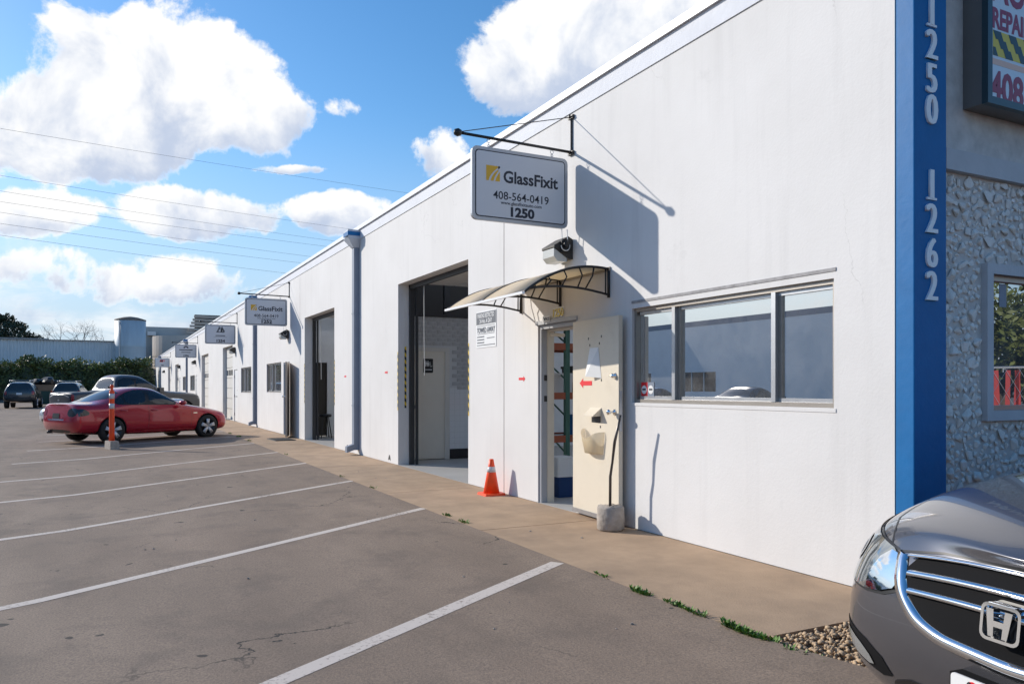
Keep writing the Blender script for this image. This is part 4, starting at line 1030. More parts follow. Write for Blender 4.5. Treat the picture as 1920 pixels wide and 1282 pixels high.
# ------------------------------------------------------------------ pebble bed, weeds
def blob_mesh(rng, n=9, squash=.6):
    bm = bmesh.new()
    for _ in range(n):
        v = Vector((rng.gauss(0, 1), rng.gauss(0, 1), rng.gauss(0, 1))).normalized(); bm.verts.new((v.x, v.y * .8, v.z * squash))
    bmesh.ops.convex_hull(bm, input=bm.verts)
    for v in [v for v in bm.verts if not v.link_faces]: bm.verts.remove(v)
    vs = [v.co.copy() for v in bm.verts]; bm.verts.index_update(); fs = [tuple(v.index for v in f.verts) for f in bm.faces]; bm.free(); return vs, fs
m = MB(); m.box(-3.215, -2.455, CURB + .005, 9.4, -.15, -.025); tag(m.build('planting_bed', 'soil'), 'narrow soil strip under the tan pebbles', 'bed', kind='structure')
rp = random.Random(21); var = [blob_mesh(rp, 14) for _ in range(10)]
m = MB()
for _ in range(3600):
    x, y = rp.uniform(-3.2, -2.47), rp.triangular(CURB + .02, 9.3, CURB + .02); r_ = rp.uniform(.011, .024); z = rp.uniform(-.022, .004)
    M4 = Matrix.Translation((x, y, z)) @ Matrix.Rotation(rp.uniform(0, 6.28), 4, 'Z') @ Matrix.Rotation(rp.uniform(-.4, .4), 4, 'X') @ Matrix.Scale(r_, 4)
    vs, fs = rp.choice(var); m.add([M4 @ v for v in vs], fs)
tag(m.build('pebbles', 'pebble', None, True, fix=False), 'tan river pebbles filling the bed beside the grey sedan', 'pebbles', kind='stuff')
def weed_patch(mb, x, y, z, rad, n, rng, hmax=.05):
    for _ in range(n):
        a_ = rng.uniform(0, 6.28); d_ = rad * math.sqrt(rng.random()); px, py = x + math.cos(a_) * d_ * 2.2, y + math.sin(a_) * d_ * .5
        l = rng.uniform(.015, hmax); w_ = l * rng.uniform(.25, .5); th = rng.uniform(0, 6.28); up = rng.uniform(.3, 1.1)
        dx, dy, dz = math.cos(th) * math.cos(up) * l, math.sin(th) * math.cos(up) * l, math.sin(up) * l
        sx2, sy2 = -math.sin(th) * w_ / 2, math.cos(th) * w_ / 2
        mb.add([(px, py, z), (px + dx * .5 + sx2, py + dy * .5 + sy2, z + dz * .6), (px + dx, py + dy, z + dz), (px + dx * .5 - sx2, py + dy * .5 - sy2, z + dz * .6)], [(0, 1, 2, 3)])
rw = random.Random(4); m = MB()
for u, v, rad, n in ((1125, 1078, .05, 30), (1200, 1110, .05, 150), (1262, 1132, .04, 60), (1285, 1141, .03, 40), (1308, 1151, .04, 60), (1365, 1170, .03, 40), (1385, 1181, .06, 170), (1408, 1190, .05, 110),
                     (1496, 1230, .06, 130), (1528, 1246, .06, 110), (1440, 1200, .03, 40), (845, 966, .05, 40), (880, 978, .05, 40), (700, 915, .05, 25), (640, 893, .05, 20), (472, 826, .1, 70), (455, 818, .12, 110), (440, 812, .1, 60), (540, 852, .06, 25)):
    x, y = onground(u, v, .0); weed_patch(m, x, min(max(y, CURB - .03), CURB + .03), -.005, rad, n, rw, .055)
tag(m.build('kerb_weeds', 'weed', None, fix=False), 'small green weeds growing in the crack between sidewalk and asphalt', 'weeds', kind='stuff')
rl = random.Random(9); m = MB()
for _ in range(46):     # litter flecks and chips on sidewalk and lot
    x, y = rl.uniform(-14, -3.3), rl.uniform(.2, 4.5); r_ = rl.uniform(.004, .014); vs, fs = rl.choice(var)
    M4 = Matrix.Translation((x, y, zg(x, y) + .004)) @ Matrix.Rotation(rl.uniform(0, 6), 4, 'Z') @ Matrix.Scale(r_, 4); m.add([M4 @ v for v in vs], fs)
tag(m.build('grit', 'rawconc', None, fix=False), 'loose grit and chips scattered on the pavement', 'grit', kind='stuff')
# ------------------------------------------------------------------ vehicles
MT['redpaint'] = mat('red_car_paint', (.46, .012, .03), .24, .2, coat=1.0)
MT['greypaint'] = mat('gunmetal_paint', (.115, .115, .13), .26, .6, coat=1.0)
MT['truckpaint'] = mat('grey_truck_paint', (.075, .075, .08), .35, .3, coat=.4)
MT['darkpaint'] = mat('dark_car_paint', (.022, .026, .034), .25, .2, coat=.8)
MT['silverpaint'] = mat('silver_paint', (.60, .62, .64), .3, .4, coat=.8)
MT['trim'] = mat('black_trim', (.012, .012, .013), .35)
MT['liner'] = mat('wheel_well', (.008, .008, .008), .9)
MT['rim'] = mat('machined_rim', (.66, .66, .67), .3, .35)
MT['rimdark'] = mat('dark_rim', (.05, .05, .055), .35, .6)
MT['tail'] = mat('red_lamp', (.32, .008, .01), .12, coat=.8)
MT['smoke'] = mat('smoked_lamp', (.015, .012, .013), .1, coat=.6)
MT['lamp'] = mat('clear_lamp', (.42, .45, .46), .08, .5, coat=1.0)
MT['grille'] = mat('matte_black_grille', (.008, .008, .009), .85, spec=.15)
MT['plate'] = mat('licence_plate', (.78, .78, .77), .4)
def cage_mesh(cols, level=3):
    """cols: list of columns of 8 (x, y, z) points, from under-centre round the side to top-centre; mirrored left/right"""
    bm = bmesh.new(); nR = len(cols[0]); V = {}
    for i, c in enumerate(cols):
        for j, p in enumerate(c):
            a = bm.verts.new(p); V[i, j, 0] = a
            V[i, j, 1] = a if abs(p[1]) < 1e-6 else bm.verts.new((p[0], -p[1], p[2]))
    for i in range(len(cols) - 1):
        for j in range(nR - 1):
            for s in (0, 1):
                q = [V[i, j, s], V[i+1, j, s], V[i+1, j+1, s], V[i, j+1, s]]
                bm.faces.new(q if s == 0 else q[::-1])
    for i in (0, len(cols) - 1):
        for j in range(nR - 1):
            q = []
            for v in (V[i, j, 0], V[i, j+1, 0], V[i, j+1, 1], V[i, j, 1]):
                if v not in q: q.append(v)
            if len(q) > 2: bm.faces.new(q if i == 0 else q[::-1])
    bmesh.ops.recalc_face_normals(bm, faces=bm.faces)
    me = bpy.data.meshes.new('cage'); bm.to_mesh(me); bm.free()
    o = bpy.data.objects.new('cage', me); C.objects.link(o)
    sm = o.modifiers.new('s', 'SUBSURF'); sm.levels = level; sm.render_levels = level
    dg = bpy.context.evaluated_depsgraph_get(); dg.update()
    out = bpy.data.meshes.new_from_object(o.evaluated_get(dg)); bpy.data.objects.remove(o)
    return out
def cut_wells(me, paint, wells, r, depth):
    """boolean wheel wells; wells are (x, z) axle points"""
    o = bpy.data.objects.new('cut', me); C.objects.link(o); me.materials.clear(); me.materials.append(MT[paint]); tmp = [o]
    for x, z in wells:
        for s in (1, -1):
            m = MB(); m.lathe([(r, 0), (r, .8)], 40, (x, 0, z), 'y'); m.v = [(a, s * (b + depth), c) for a, b, c in m.v]
            cyl = m.build('cutter', 'liner'); tmp.append(cyl)
            b = o.modifiers.new('b', 'BOOLEAN'); b.operation = 'DIFFERENCE'; b.object = cyl; b.solver = 'EXACT'; b.material_mode = 'TRANSFER'
    dg = bpy.context.evaluated_depsgraph_get(); dg.update()
    out = bpy.data.meshes.new_from_object(o.evaluated_get(dg))
    for q in tmp: bpy.data.objects.remove(q)
    for p in out.polygons: p.use_smooth = True
    return out
class Car:
    def __init__(s, name, label, cat, cols, paint, wells, wr, well_r, depth, loc, rz, group=None, level=3):
        s.t = thing(name, label, cat, loc, rz, group)
        base = cage_mesh(cols, level); bm = bmesh.new(); bm.from_mesh(base); s.bvh = BVHTree.FromBMesh(bm); bm.free()
        me = cut_wells(base, paint, wells, well_r, depth)
        s.body = bpy.data.objects.new('body', me); place(s.body, s.t, False); s.wr = wr
    def patch(s, name, poly, m, frame, off=.004, rnd=1, par=None, thick=0, L=.09):
        """project a flat outline onto the body; frame = (origin, axis a, axis b, ray direction)"""
        o, a, b, d = (Vector(q) for q in frame)
        if rnd: poly = rounded(poly, rnd)
        bm = bmesh.new(); bm.faces.new([bm.verts.new(o + a * p[0] + b * p[1]) for p in poly])
        bmesh.ops.triangulate(bm, faces=bm.faces)
        for _ in range(5):
            es = [e for e in bm.edges if e.calc_length() > L]
            if not es: break
            bmesh.ops.subdivide_edges(bm, edges=es, cuts=1); bmesh.ops.triangulate(bm, faces=bm.faces)
        for v in bm.verts:
            h = s.bvh.ray_cast(v.co - d * 5, d)
            if h[0] is None: h = s.bvh.find_nearest(v.co)
            n = h[1]
            if n.dot(d) > 0: n = -n
            v.co = h[0] - d * (off / max(.45, abs(n.dot(d))))
        bmesh.ops.recalc_face_normals(bm, faces=bm.faces)
        if bm.faces and sum((f.normal.dot(d) for f in bm.faces)) > 0: bmesh.ops.reverse_faces(bm, faces=bm.faces)
        me = bpy.data.meshes.new(name); bm.to_mesh(me); bm.free(); me.materials.append(MT[m])
        for p in me.polygons: p.use_smooth = True
        ob = place(bpy.data.objects.new(name, me), par or s.t, False)
        if thick:
            md = ob.modifiers.new('t', 'SOLIDIFY'); md.thickness = thick; md.offset = 1
        return ob
    def strip(s, name, edge_a, edge_b, m, frame, off, thick, n=48, par=None):
        """raised ribbon between two outlines, with its own thickness"""
        o, a, b, d = (Vector(q) for q in frame)
        def samp(P):
            L_ = [0]
            for p, q in zip(P[:-1], P[1:]): L_.append(L_[-1] + math.dist(p, q))
            out = []
            for i in range(n + 1):
                t = L_[-1] * i / n; k = max(j for j in range(len(L_)) if L_[j] <= t + 1e-9); k = min(k, len(P) - 2)
                f = (t - L_[k]) / max(1e-9, L_[k+1] - L_[k]); out.append((P[k][0] + (P[k+1][0] - P[k][0]) * f, P[k][1] + (P[k+1][1] - P[k][1]) * f))
            for _ in range(3): out = [out[0]] + [((out[i-1][0] + 2 * out[i][0] + out[i+1][0]) / 4, (out[i-1][1] + 2 * out[i][1] + out[i+1][1]) / 4) for i in range(1, n)] + [out[-1]]
            return out
        rows = []
        for (pa, pb) in zip(samp(edge_a), samp(edge_b)):
            r_ = []
            for f, e in ((0, off), (.18, off + thick), (.82, off + thick), (1, off)):
                p = o + a * (pa[0] * (1-f) + pb[0] * f) + b * (pa[1] * (1-f) + pb[1] * f)
                h = s.bvh.ray_cast(p - d * 5, d)
                if h[0] is None: h = s.bvh.find_nearest(p)
                r_.append(h[0] - d * e)
            rows.append(r_)
        for _ in range(2):
            rows = [rows[0]] + [[(rows[i-1][j] + rows[i][j] * 2 + rows[i+1][j]) / 4 for j in range(4)] for i in range(1, n)] + [rows[-1]]
        mb = MB(); mb.add([p for r_ in rows for p in r_], [(4*i+j, 4*i+j+1, 4*i+j+5, 4*i+j+4) for i in range(n) for j in range(3)])
        return mb.build(name, m, par or s.t, True, False)
    def side(s, sg): return ((0, sg * 2, 0), (1, 0, 0), (0, 0, 1), (0, -sg, 0))
    FRONT = ((6, 0, 0), (0, 1, 0), (0, 0, 1), (-1, 0, 0)); REAR = ((-6, 0, 0), (0, 1, 0), (0, 0, 1), (1, 0, 0)); TOP = ((0, 0, 5), (1, 0, 0), (0, 1, 0), (0, 0, -1))
    def wheel(s, x, y, rimm='rim', spokes=5, w=.215):
        r = s.wr; sg = 1 if y > 0 else -1
        m = MB(); m.lathe([(r * .68, -w/2), (r * .93, -w/2), (r, -w/2 + .03), (r, w/2 - .03), (r * .93, w/2), (r * .68, w/2), (r * .66, w/2 - .02), (r * .66, -w/2 + .02), (r * .68, -w/2)], 36, (x, y, r), 'y', cap=False)
        wh = m.build('wheel', 'rubber', s.t, True, False)
        m = MB(); yo = y + sg * (w / 2 - .012)
        m.lathe([(r * .69, yo - y + sg * .0), (r * .70, yo - y + sg * .008), (r * .655, yo - y + sg * .004), (r * .62, yo - y - sg * .06), (r * .1, yo - y - sg * .07)], 36, (x, y, r), 'y', cap=False)
        m.build('rim', 'rimdark' if rimm == 'rim' else rimm, wh, True, False)
        m = MB()
        for k in range(spokes):
            for dd in (-.13, .13):
                a = 2 * math.pi * k / spokes + .3; p0 = (math.cos(a + dd * .8) * r * .12, math.sin(a + dd * .8) * r * .12); p1 = (math.cos(a + dd) * r * .66, math.sin(a + dd) * r * .66)
                m.tube([(x + p0[0], yo + sg * .002, r + p0[1]), (x + p1[0], yo + sg * .004, r + p1[1])], [.034, .03], 6)
        m.lathe([(r * .2, -sg * .02), (r * .17, sg * .004), (r * .02, sg * .008)], 18, (x, yo, r), 'y')
        m.build('spokes', 'rim', wh, True, False)
def sedan_cols(sx=1.0, sy=1.0, sz=1.0):
    c = [
     [(2.12,0,.22),(2.12,.66,.21),(2.20,.73,.38),(2.21,.73,.55),(2.17,.70,.67),(2.12,.58,.705),(2.13,.3,.72),(2.14,0,.725)],
     [(1.9,0,.19),(1.95,.80,.19),(1.98,.86,.38),(1.95,.87,.56),(1.88,.82,.70),(1.84,.70,.77),(1.88,.35,.80),(1.9,0,.81)],
     [(1.4,0,.17),(1.4,.85,.18),(1.4,.905,.4),(1.4,.908,.62),(1.36,.86,.81),(1.3,.72,.875),(1.34,.36,.90),(1.36,0,.905)],
     [(.98,0,.17),(.98,.86,.18),(.98,.90,.42),(.98,.908,.65),(.93,.87,.875),(.80,.74,.935),(.87,.37,.96),(.90,0,.965)],
     [(.78,0,.17),(.78,.86,.18),(.78,.90,.42),(.78,.908,.66),(.72,.87,.90),(.56,.74,1.0),(.68,.37,1.04),(.72,0,1.05)],
     [(.3,0,.17),(.3,.86,.18),(.3,.90,.42),(.3,.91,.67),(.2,.875,.925),(-.02,.62,1.325),(.10,.33,1.365),(.13,0,1.375)],
     [(0,0,.17),(0,.86,.18),(0,.90,.42),(0,.91,.68),(-.05,.875,.935),(-.22,.60,1.39),(-.15,.32,1.42),(-.13,0,1.43)],
     [(-.5,0,.17),(-.5,.86,.18),(-.5,.90,.42),(-.5,.91,.69),(-.5,.875,.945),(-.55,.60,1.40),(-.55,.32,1.43),(-.55,0,1.44)],
     [(-1.0,0,.17),(-1.0,.86,.18),(-1.0,.90,.42),(-1.0,.912,.70),(-1.0,.875,.955),(-.95,.585,1.335),(-1.0,.32,1.375),(-1.02,0,1.39)],
     [(-1.4,0,.18),(-1.4,.86,.19),(-1.4,.905,.42),(-1.4,.912,.71),(-1.42,.865,.965),(-1.42,.63,1.10),(-1.52,.33,1.12),(-1.56,0,1.13)],
     [(-1.75,0,.2),(-1.75,.84,.22),(-1.75,.89,.45),(-1.75,.895,.72),(-1.75,.83,.955),(-1.76,.65,1.0),(-1.8,.34,1.015),(-1.82,0,1.02)],
     [(-2.15,0,.24),(-2.15,.80,.25),(-2.2,.86,.45),(-2.2,.86,.72),(-2.18,.82,.95),(-2.16,.70,1.01),(-2.2,.35,1.025),(-2.22,0,1.03)],
     [(-2.25,0,.27),(-2.27,.70,.27),(-2.36,.76,.44),(-2.36,.77,.62),(-2.31,.74,.90),(-2.30,.68,.985),(-2.32,.34,1.0),(-2.325,0,1.005)]]
    return [[(x * sx, y * sy, z * sz) for x, y, z in col] for col in c]
def sedan_trim(c, sgs=(1, -1), glass='carglass', sx=1.0, sz=1.0, handle='body'):
    S = lambda pts: [(x * sx, z * sz) for x, z in pts]
    for sg in sgs:
        F = c.side(sg)
        c.patch('window_trim', S([(.64, .945), (.05, 1.30), (-.35, 1.365), (-.75, 1.345), (-1.18, 1.16), (-1.30, 1.02), (-1.22, .965), (-.3, .955)]), 'trim', F, .003, 1)
        c.patch('front_door_glass', S([(.56, .965), (.05, 1.27), (-.30, 1.338), (-.36, .975)]), glass, F, .006, 1)
        c.patch('rear_door_glass', S([(-.46, .978), (-.40, 1.34), (-.74, 1.32), (-1.0, 1.215), (-1.0, .985)]), glass, F, .006, 1)
        c.patch('quarter_glass', S([(-1.04, .99), (-1.04, 1.19), (-1.17, 1.12), (-1.25, 1.02), (-1.2, .99)]), glass, F, .006, 1)
        for seam in ([(.86, .84), (.87, .5), (.83, .26)], [(-.40, .93), (-.41, .5), (-.42, .26)], [(-1.33, .93), (-1.30, .8), (-1.12, .62), (-1.02, .35), (-1.0, .26)]):
            q = S(seam); c.patch('door_seam', [(x - .004, z) for x, z in q] + [(x + .004, z) for x, z in q[::-1]], 'trim', F, .002, 0)
        for hx in (-.25, -1.1):
            c.patch('door_handle', S([(hx - .1, .80), (hx + .09, .795), (hx + .1, .83), (hx - .09, .84)]), handle, F, .012, 1, thick=.02)
        m = MB(); m.lathe([(.02, -.11), (.075, -.09), (.085, 0), (.07, .06), (.02, .08)], 12, (.52 * sx, sg * .98, 1.0 * sz), 'y'); m.v = [(x * 1.0, y, 1.0 * sz + (z - 1.0 * sz) * .75) for x, y, z in m.v]; m.build('mirror', handle, c.t, True, False)
    c.patch('windshield', [(-.62, .98 * sz), (.62, .98 * sz), (.50, 1.355 * sz), (-.50, 1.355 * sz)], glass, c.FRONT, .005, 1)
    c.patch('rear_window', [(-.60, 1.05 * sz), (.60, 1.05 * sz), (.50, 1.355 * sz), (-.50, 1.355 * sz)], glass, c.REAR, .005, 1)
H60 = R(119.7)
def sedan(name, label, paint, loc, rz, group=None, rear='tail', sx=1.0, sy=1.0, sz=1.0):
    c = Car(name, label, 'car', sedan_cols(sx, sy, sz), paint, [(1.38 * sx, .325), (-1.38 * sx, .325)], .322, .365, .62, loc, rz, group)
    sedan_trim(c, sx=sx, sz=sz, handle=paint)
    for x in (1.38, -1.38):
        for y in (.80, -.80): c.wheel(x * sx, y * sy)
    for sg in (1, -1):
        c.patch('headlight', [(sg * .42, .60 * sz), (sg * .64, .60 * sz), (sg * .74, .70 * sz), (sg * .60, .70 * sz), (sg * .45, .66 * sz)], 'lamp', c.FRONT, .005, 1)
    c.patch('grille', [(-.34, .52 * sz), (.34, .52 * sz), (.36, .66 * sz), (-.36, .66 * sz)], 'trim', c.FRONT, .004, 1)
    c.patch('lower_intake', [(-.5, .27 * sz), (.5, .27 * sz), (.45, .40 * sz), (-.45, .40 * sz)], 'trim', c.FRONT, .004, 1)
    return c
# red sedan
rc = sedan('red_sedan', 'red four door sedan with dark missing tail lamp parked nose in at the kerb', 'redpaint', (-23.84, .82, zg(-23.8, .8)), H60)
for sg, mm in ((1, 'tail'), (-1, 'smoke')):
    rc.patch('tail_lamp', [(sg * .50, .70), (sg * .78, .68), (sg * .80, .88), (sg * .66, .905), (sg * .50, .86)], mm, rc.REAR, .006, 1)
    rc.patch('tail_lamp_side', [(-2.28, .69), (-1.98, .72), (-1.96, .80), (-2.1, .885), (-2.26, .87)], mm, rc.side(sg), .006, 1)
rc.patch('plate_recess', [(-.36, .62), (.36, .62), (.34, .79), (-.34, .79)], 'redpaint', rc.REAR, .003, 1)
rc.patch('licence_plate', [(-.16, .64), (.16, .64), (.16, .77), (-.16, .77)], 'trim', rc.REAR, .012, 0)
rc.patch('plate_bar', [(-.38, .60), (.38, .60), (.38, .625), (-.38, .625)], 'chrome', rc.REAR, .014, 0)
rc.patch('trunk_seam', [(-.62, .60), (-.615, .60), (-.60, .93), (-.605, .93)], 'trim', rc.REAR, .002, 0)
rc.patch('trunk_seam', [(.62, .60), (.615, .60), (.60, .93), (.605, .93)], 'trim', rc.REAR, .002, 0)
rc.patch('bumper_lower', [(-.55, .27), (.55, .27), (.5, .36), (-.5, .36)], 'trim', rc.REAR, .003, 1)
rc.patch('rocker_skirt', [(-.98, .20), (.98, .20), (.98, .30), (-.98, .285)], 'redpaint', rc.side(-1), .022, 1, thick=.01)
m = MB(); m.lathe([(.036, 0), (.038, .14), (.03, .14), (.03, .02)], 14, (-2.33, .45, .29), 'x'); m.build('exhaust_tip', 'dark', rc.t, True, False)
m = MB(); m.lathe([(.034, 0), (.034, .004)], 18, (-2.297, 0, .865), 'x'); m.build('badge', 'smoke', rc.t, False, False)
m = MB(); m.prism([(-.02, 0), (.06, 0), (-.03, .07)], lambda a, b: (-.98 + a, -.012, 1.385 + b), lambda a, b: (-.98 + a, .012, 1.385 + b)); m.build('roof_fin', 'trim', rc.t, False, False)
rc.patch('fender_badge', [(.92, .70), (1.04, .70), (1.04, .725), (.92, .725)], 'chrome', rc.side(-1), .006, 0)
# silver sedan backed in, and two more across the lot that only the windows show
sc2 = sedan('silver_sedan', 'silver sedan parked tail in between the red sedan and the grey truck', 'silverpaint', (-31.2, .1, zg(-31, 0)), H60 + math.pi, sx=1.03, sz=1.0)
for k, (x, pnt, lb) in enumerate(((-34, 'darkpaint', 'dark sedan parked across the lot facing the opposite building'), (-28.5, 'silverpaint', 'silver sedan parked across the lot facing the opposite building'), (-22.5, 'darkpaint', 'black sedan across the lot mirrored in the right window pane'))):
    sedan('parked_sedan', lb, pnt, (x, -12.6, zg(x, -12.6)), R(-100), 'cars parked across the lot')
# grey crew cab pickup
def pickup(name, label, paint, loc, rz):
    def col(x, w, zb, zs, xb, zbelt, yb, xr, yr, zr, zc, xc=None):
        return [(x, 0, zb), (x, w - .05, zb), (x, w, zb + .25), (x, w, zs), (xb, yb, zbelt), (xr, yr, zr), ((xr + (xc if xc is not None else xr)) / 2, yr * .5, (zr + zc) / 2 + .01), (xc if xc is not None else xr, 0, zc)]
    cols = [col(2.9, .80, .40, .80, 2.88, 1.0, .80, 2.84, .72, 1.08, 1.10), col(2.7, .96, .38, .85, 2.66, 1.05, .93, 2.6, .80, 1.17, 1.20), col(2.0, 1.0, .36, .9, 1.98, 1.12, .96, 1.95, .80, 1.22, 1.26),
            col(1.35, 1.0, .36, .92, 1.3, 1.16, .96, 1.2, .80, 1.25, 1.29), col(1.1, 1.0, .36, .95, 1.0, 1.22, .96, .85, .80, 1.36, 1.40, .95), col(.6, 1.0, .36, .95, .5, 1.24, .95, .22, .68, 1.84, 1.88, .32),
            col(.2, 1.0, .36, .95, .1, 1.24, .95, -.1, .68, 1.92, 1.96), col(-.6, 1.0, .36, .95, -.6, 1.24, .95, -.6, .68, 1.93, 1.97), col(-1.05, 1.0, .36, .95, -1.08, 1.24, .95, -1.02, .66, 1.88, 1.92), col(-1.16, 1.0, .36, .95, -1.18, 1.24, .95, -1.17, .8, 1.34, 1.34),
            col(-1.3, 1.0, .36, .95, -1.3, 1.22, .97, -1.3, .86, 1.24, 1.2), col(-2.2, 1.0, .40, .95, -2.2, 1.22, .97, -2.2, .86, 1.25, 1.2), col(-2.8, .99, .45, .95, -2.82, 1.20, .96, -2.8, .86, 1.24, 1.2), col(-2.93, .92, .50, .9, -2.95, 1.12, .90, -2.93, .82, 1.19, 1.17)]
    c = Car(name, label, 'truck', cols, paint, [(1.95, .40), (-1.75, .40)], .40, .46, .66, loc, rz)
    for sg in (1, -1):
        F = c.side(sg)
        c.patch('window_trim', [(.82, 1.28), (.22, 1.80), (-.98, 1.83), (-1.06, 1.28)], 'trim', F, .003, 1)
        c.patch('front_door_glass', [(.72, 1.31), (.18, 1.76), (-.22, 1.79), (-.22, 1.31)], 'carglass', F, .006, 1)
        c.patch('rear_door_glass', [(-.30, 1.31), (-.30, 1.79), (-.94, 1.78), (-1.0, 1.31)], 'carglass', F, .006, 1)
        for sx_ in (.95, -.26, -1.1): c.patch('door_seam', [(sx_ - .005, 1.24), (sx_ + .005, 1.24), (sx_ + .005, .5), (sx_ - .005, .5)], 'trim', F, .002, 0)
        c.patch('tail_lamp', [(sg * .80, .86), (sg * .94, .86), (sg * .93, 1.16), (sg * .80, 1.16)], 'tail', c.REAR, .006, 1)
        c.patch('headlight', [(sg * .62, .88), (sg * .92, .88), (sg * .92, 1.03), (sg * .62, 1.03)], 'lamp', c.FRONT, .006, 1)
        m = MB(); m.box(.62, .80, sg * .98 if sg > 0 else -1.2, sg * 1.2 if sg > 0 else -.98, 1.22, 1.42); m.build('mirror', paint, c.t, False, False)
    c.patch('rear_window', [(-.62, 1.36), (.62, 1.36), (.56, 1.80), (-.56, 1.80)], 'carglass', c.REAR, .006, 1)
    c.patch('windshield', [(-.72, 1.36), (.72, 1.36), (.60, 1.84), (-.60, 1.84)], 'carglass', c.FRONT, .006, 1)
    c.patch('tailgate', [(-.76, .68), (.76, .68), (.76, 1.16), (-.76, 1.16)], paint, c.REAR, .012, 1, thick=.02)
    c.patch('tailgate_emblem', [(-.10, .92), (0, .87), (.10, .92), (0, .97)], 'steel', c.REAR, .04, 2)
    c.patch('bumper', [(-.95, .48), (.95, .48), (.95, .64), (-.95, .64)], 'chrome', c.REAR, .05, 1, thick=.03)
    c.patch('bed_cover', [(-2.84, -.80), (-1.24, -.80), (-1.24, .80), (-2.84, .80)], 'trim', c.TOP, .01, 0)
    c.patch('third_lamp', [(-.14, 1.86), (.14, 1.86), (.14, 1.90), (-.14, 1.90)], 'tail', c.REAR, .01, 0)
    for x in (1.95, -1.75):
        for y in (.86, -.86): c.wheel(x, y, w=.26)
    return c
pickup('crew_cab_truck', 'dark grey crew cab pickup truck parked nose in beyond the red sedan', 'truckpaint', (-37.2, .75, zg(-37, .7)), H60)
# dark sport utility vehicle seen from behind
def suv(name, label, paint, loc, rz):
    def col(x, w, zb, zs, xb, zbelt, yb, xr, yr, zr, zc): return [(x, 0, zb), (x, w - .06, zb), (x, w, zb + .25), (x, w, zs), (xb, yb, zbelt), (xr, yr, zr), (xr, yr * .5, (zr + zc) / 2 + .01), (xr, 0, zc)]
    cols = [col(2.35, .76, .40, .75, 2.33, .95, .76, 2.28, .68, 1.02, 1.04), col(2.1, .92, .36, .8, 2.05, 1.02, .9, 2.0, .78, 1.10, 1.13), col(1.2, .96, .34, .85, 1.15, 1.10, .92, 1.05, .78, 1.18, 1.21), col(.8, .96, .34, .88, .7, 1.15, .92, .5, .74, 1.38, 1.42),
            col(.3, .96, .34, .9, .2, 1.17, .92, -.02, .66, 1.70, 1.73), col(-.2, .96, .34, .9, -.3, 1.18, .92, -.35, .66, 1.77, 1.80), col(-1.3, .96, .36, .9, -1.3, 1.18, .92, -1.3, .65, 1.77, 1.80), col(-2.1, .95, .42, .9, -2.1, 1.18, .90, -2.0, .63, 1.74, 1.77), col(-2.38, .88, .48, .9, -2.36, 1.16, .84, -2.2, .60, 1.66, 1.69)]
    c = Car(name, label, 'car', cols, paint, [(1.42, .38), (-1.37, .38)], .38, .44, .64, loc, rz)
    for sg in (1, -1):
        F = c.side(sg)
        c.patch('side_glass', [(.55, 1.22), (.02, 1.64), (-1.9, 1.66), (-2.05, 1.25)], 'carglass_far', F, .006, 1)
        c.patch('tail_lamp', [(sg * .70, .92), (sg * .86, .90), (sg * .86, 1.16), (sg * .72, 1.20)], 'tail', c.REAR, .008, 1)
        c.patch('headlight', [(sg * .5, .84), (sg * .78, .84), (sg * .8, .98), (sg * .5, .96)], 'lamp', c.FRONT, .006, 1)
        m = MB(); m.tube([(-1.9, sg * .6, 1.80), (-1.8, sg * .6, 1.87), (-.4, sg * .6, 1.88), (-.3, sg * .6, 1.80)], .022, 6); m.build('roof_rail', 'steel', c.t, True, False)
    c.patch('rear_window', [(-.66, 1.20), (.66, 1.20), (.54, 1.60), (-.54, 1.60)], 'carglass_far', c.REAR, .006, 1)
    c.patch('windshield', [(-.7, 1.22), (.7, 1.22), (.58, 1.66), (-.58, 1.66)], 'carglass_far', c.FRONT, .006, 1)
    c.patch('licence_plate', [(-.16, .92), (.16, .92), (.16, 1.05), (-.16, 1.05)], 'plate', c.REAR, .012, 0)
    c.patch('bumper', [(-.86, .52), (.86, .52), (.86, .72), (-.86, .72)], 'trim', c.REAR, .05, 1, thick=.03)
    m = MB(); m.tube([(-1.5, -.62, 1.87), (-1.5, .62, 1.87)], .02, 6); m.build('cross_bar', 'steel', c.t, True, False)
    for x in (1.42, -1.37):
        for y in (.83, -.83): c.wheel(x, y, w=.25)
    return c
suv('dark_suv', 'dark sport utility vehicle with roof rails parked in front of the hedge', 'darkpaint', (-64.0, -5.35, 0), R(178))
_q = atdepth(136, 700, 57)
suv('black_wagon', 'black boxy utility vehicle parked between the dumpster and the grey truck', 'darkpaint', (_q.x, _q.y, 0), R(172))
sedan('white_sedan', 'white sedan partly in view beside the dark utility vehicle', 'silverpaint', (-62.0, -8.6, 0), R(181), 'cars near the hedge')

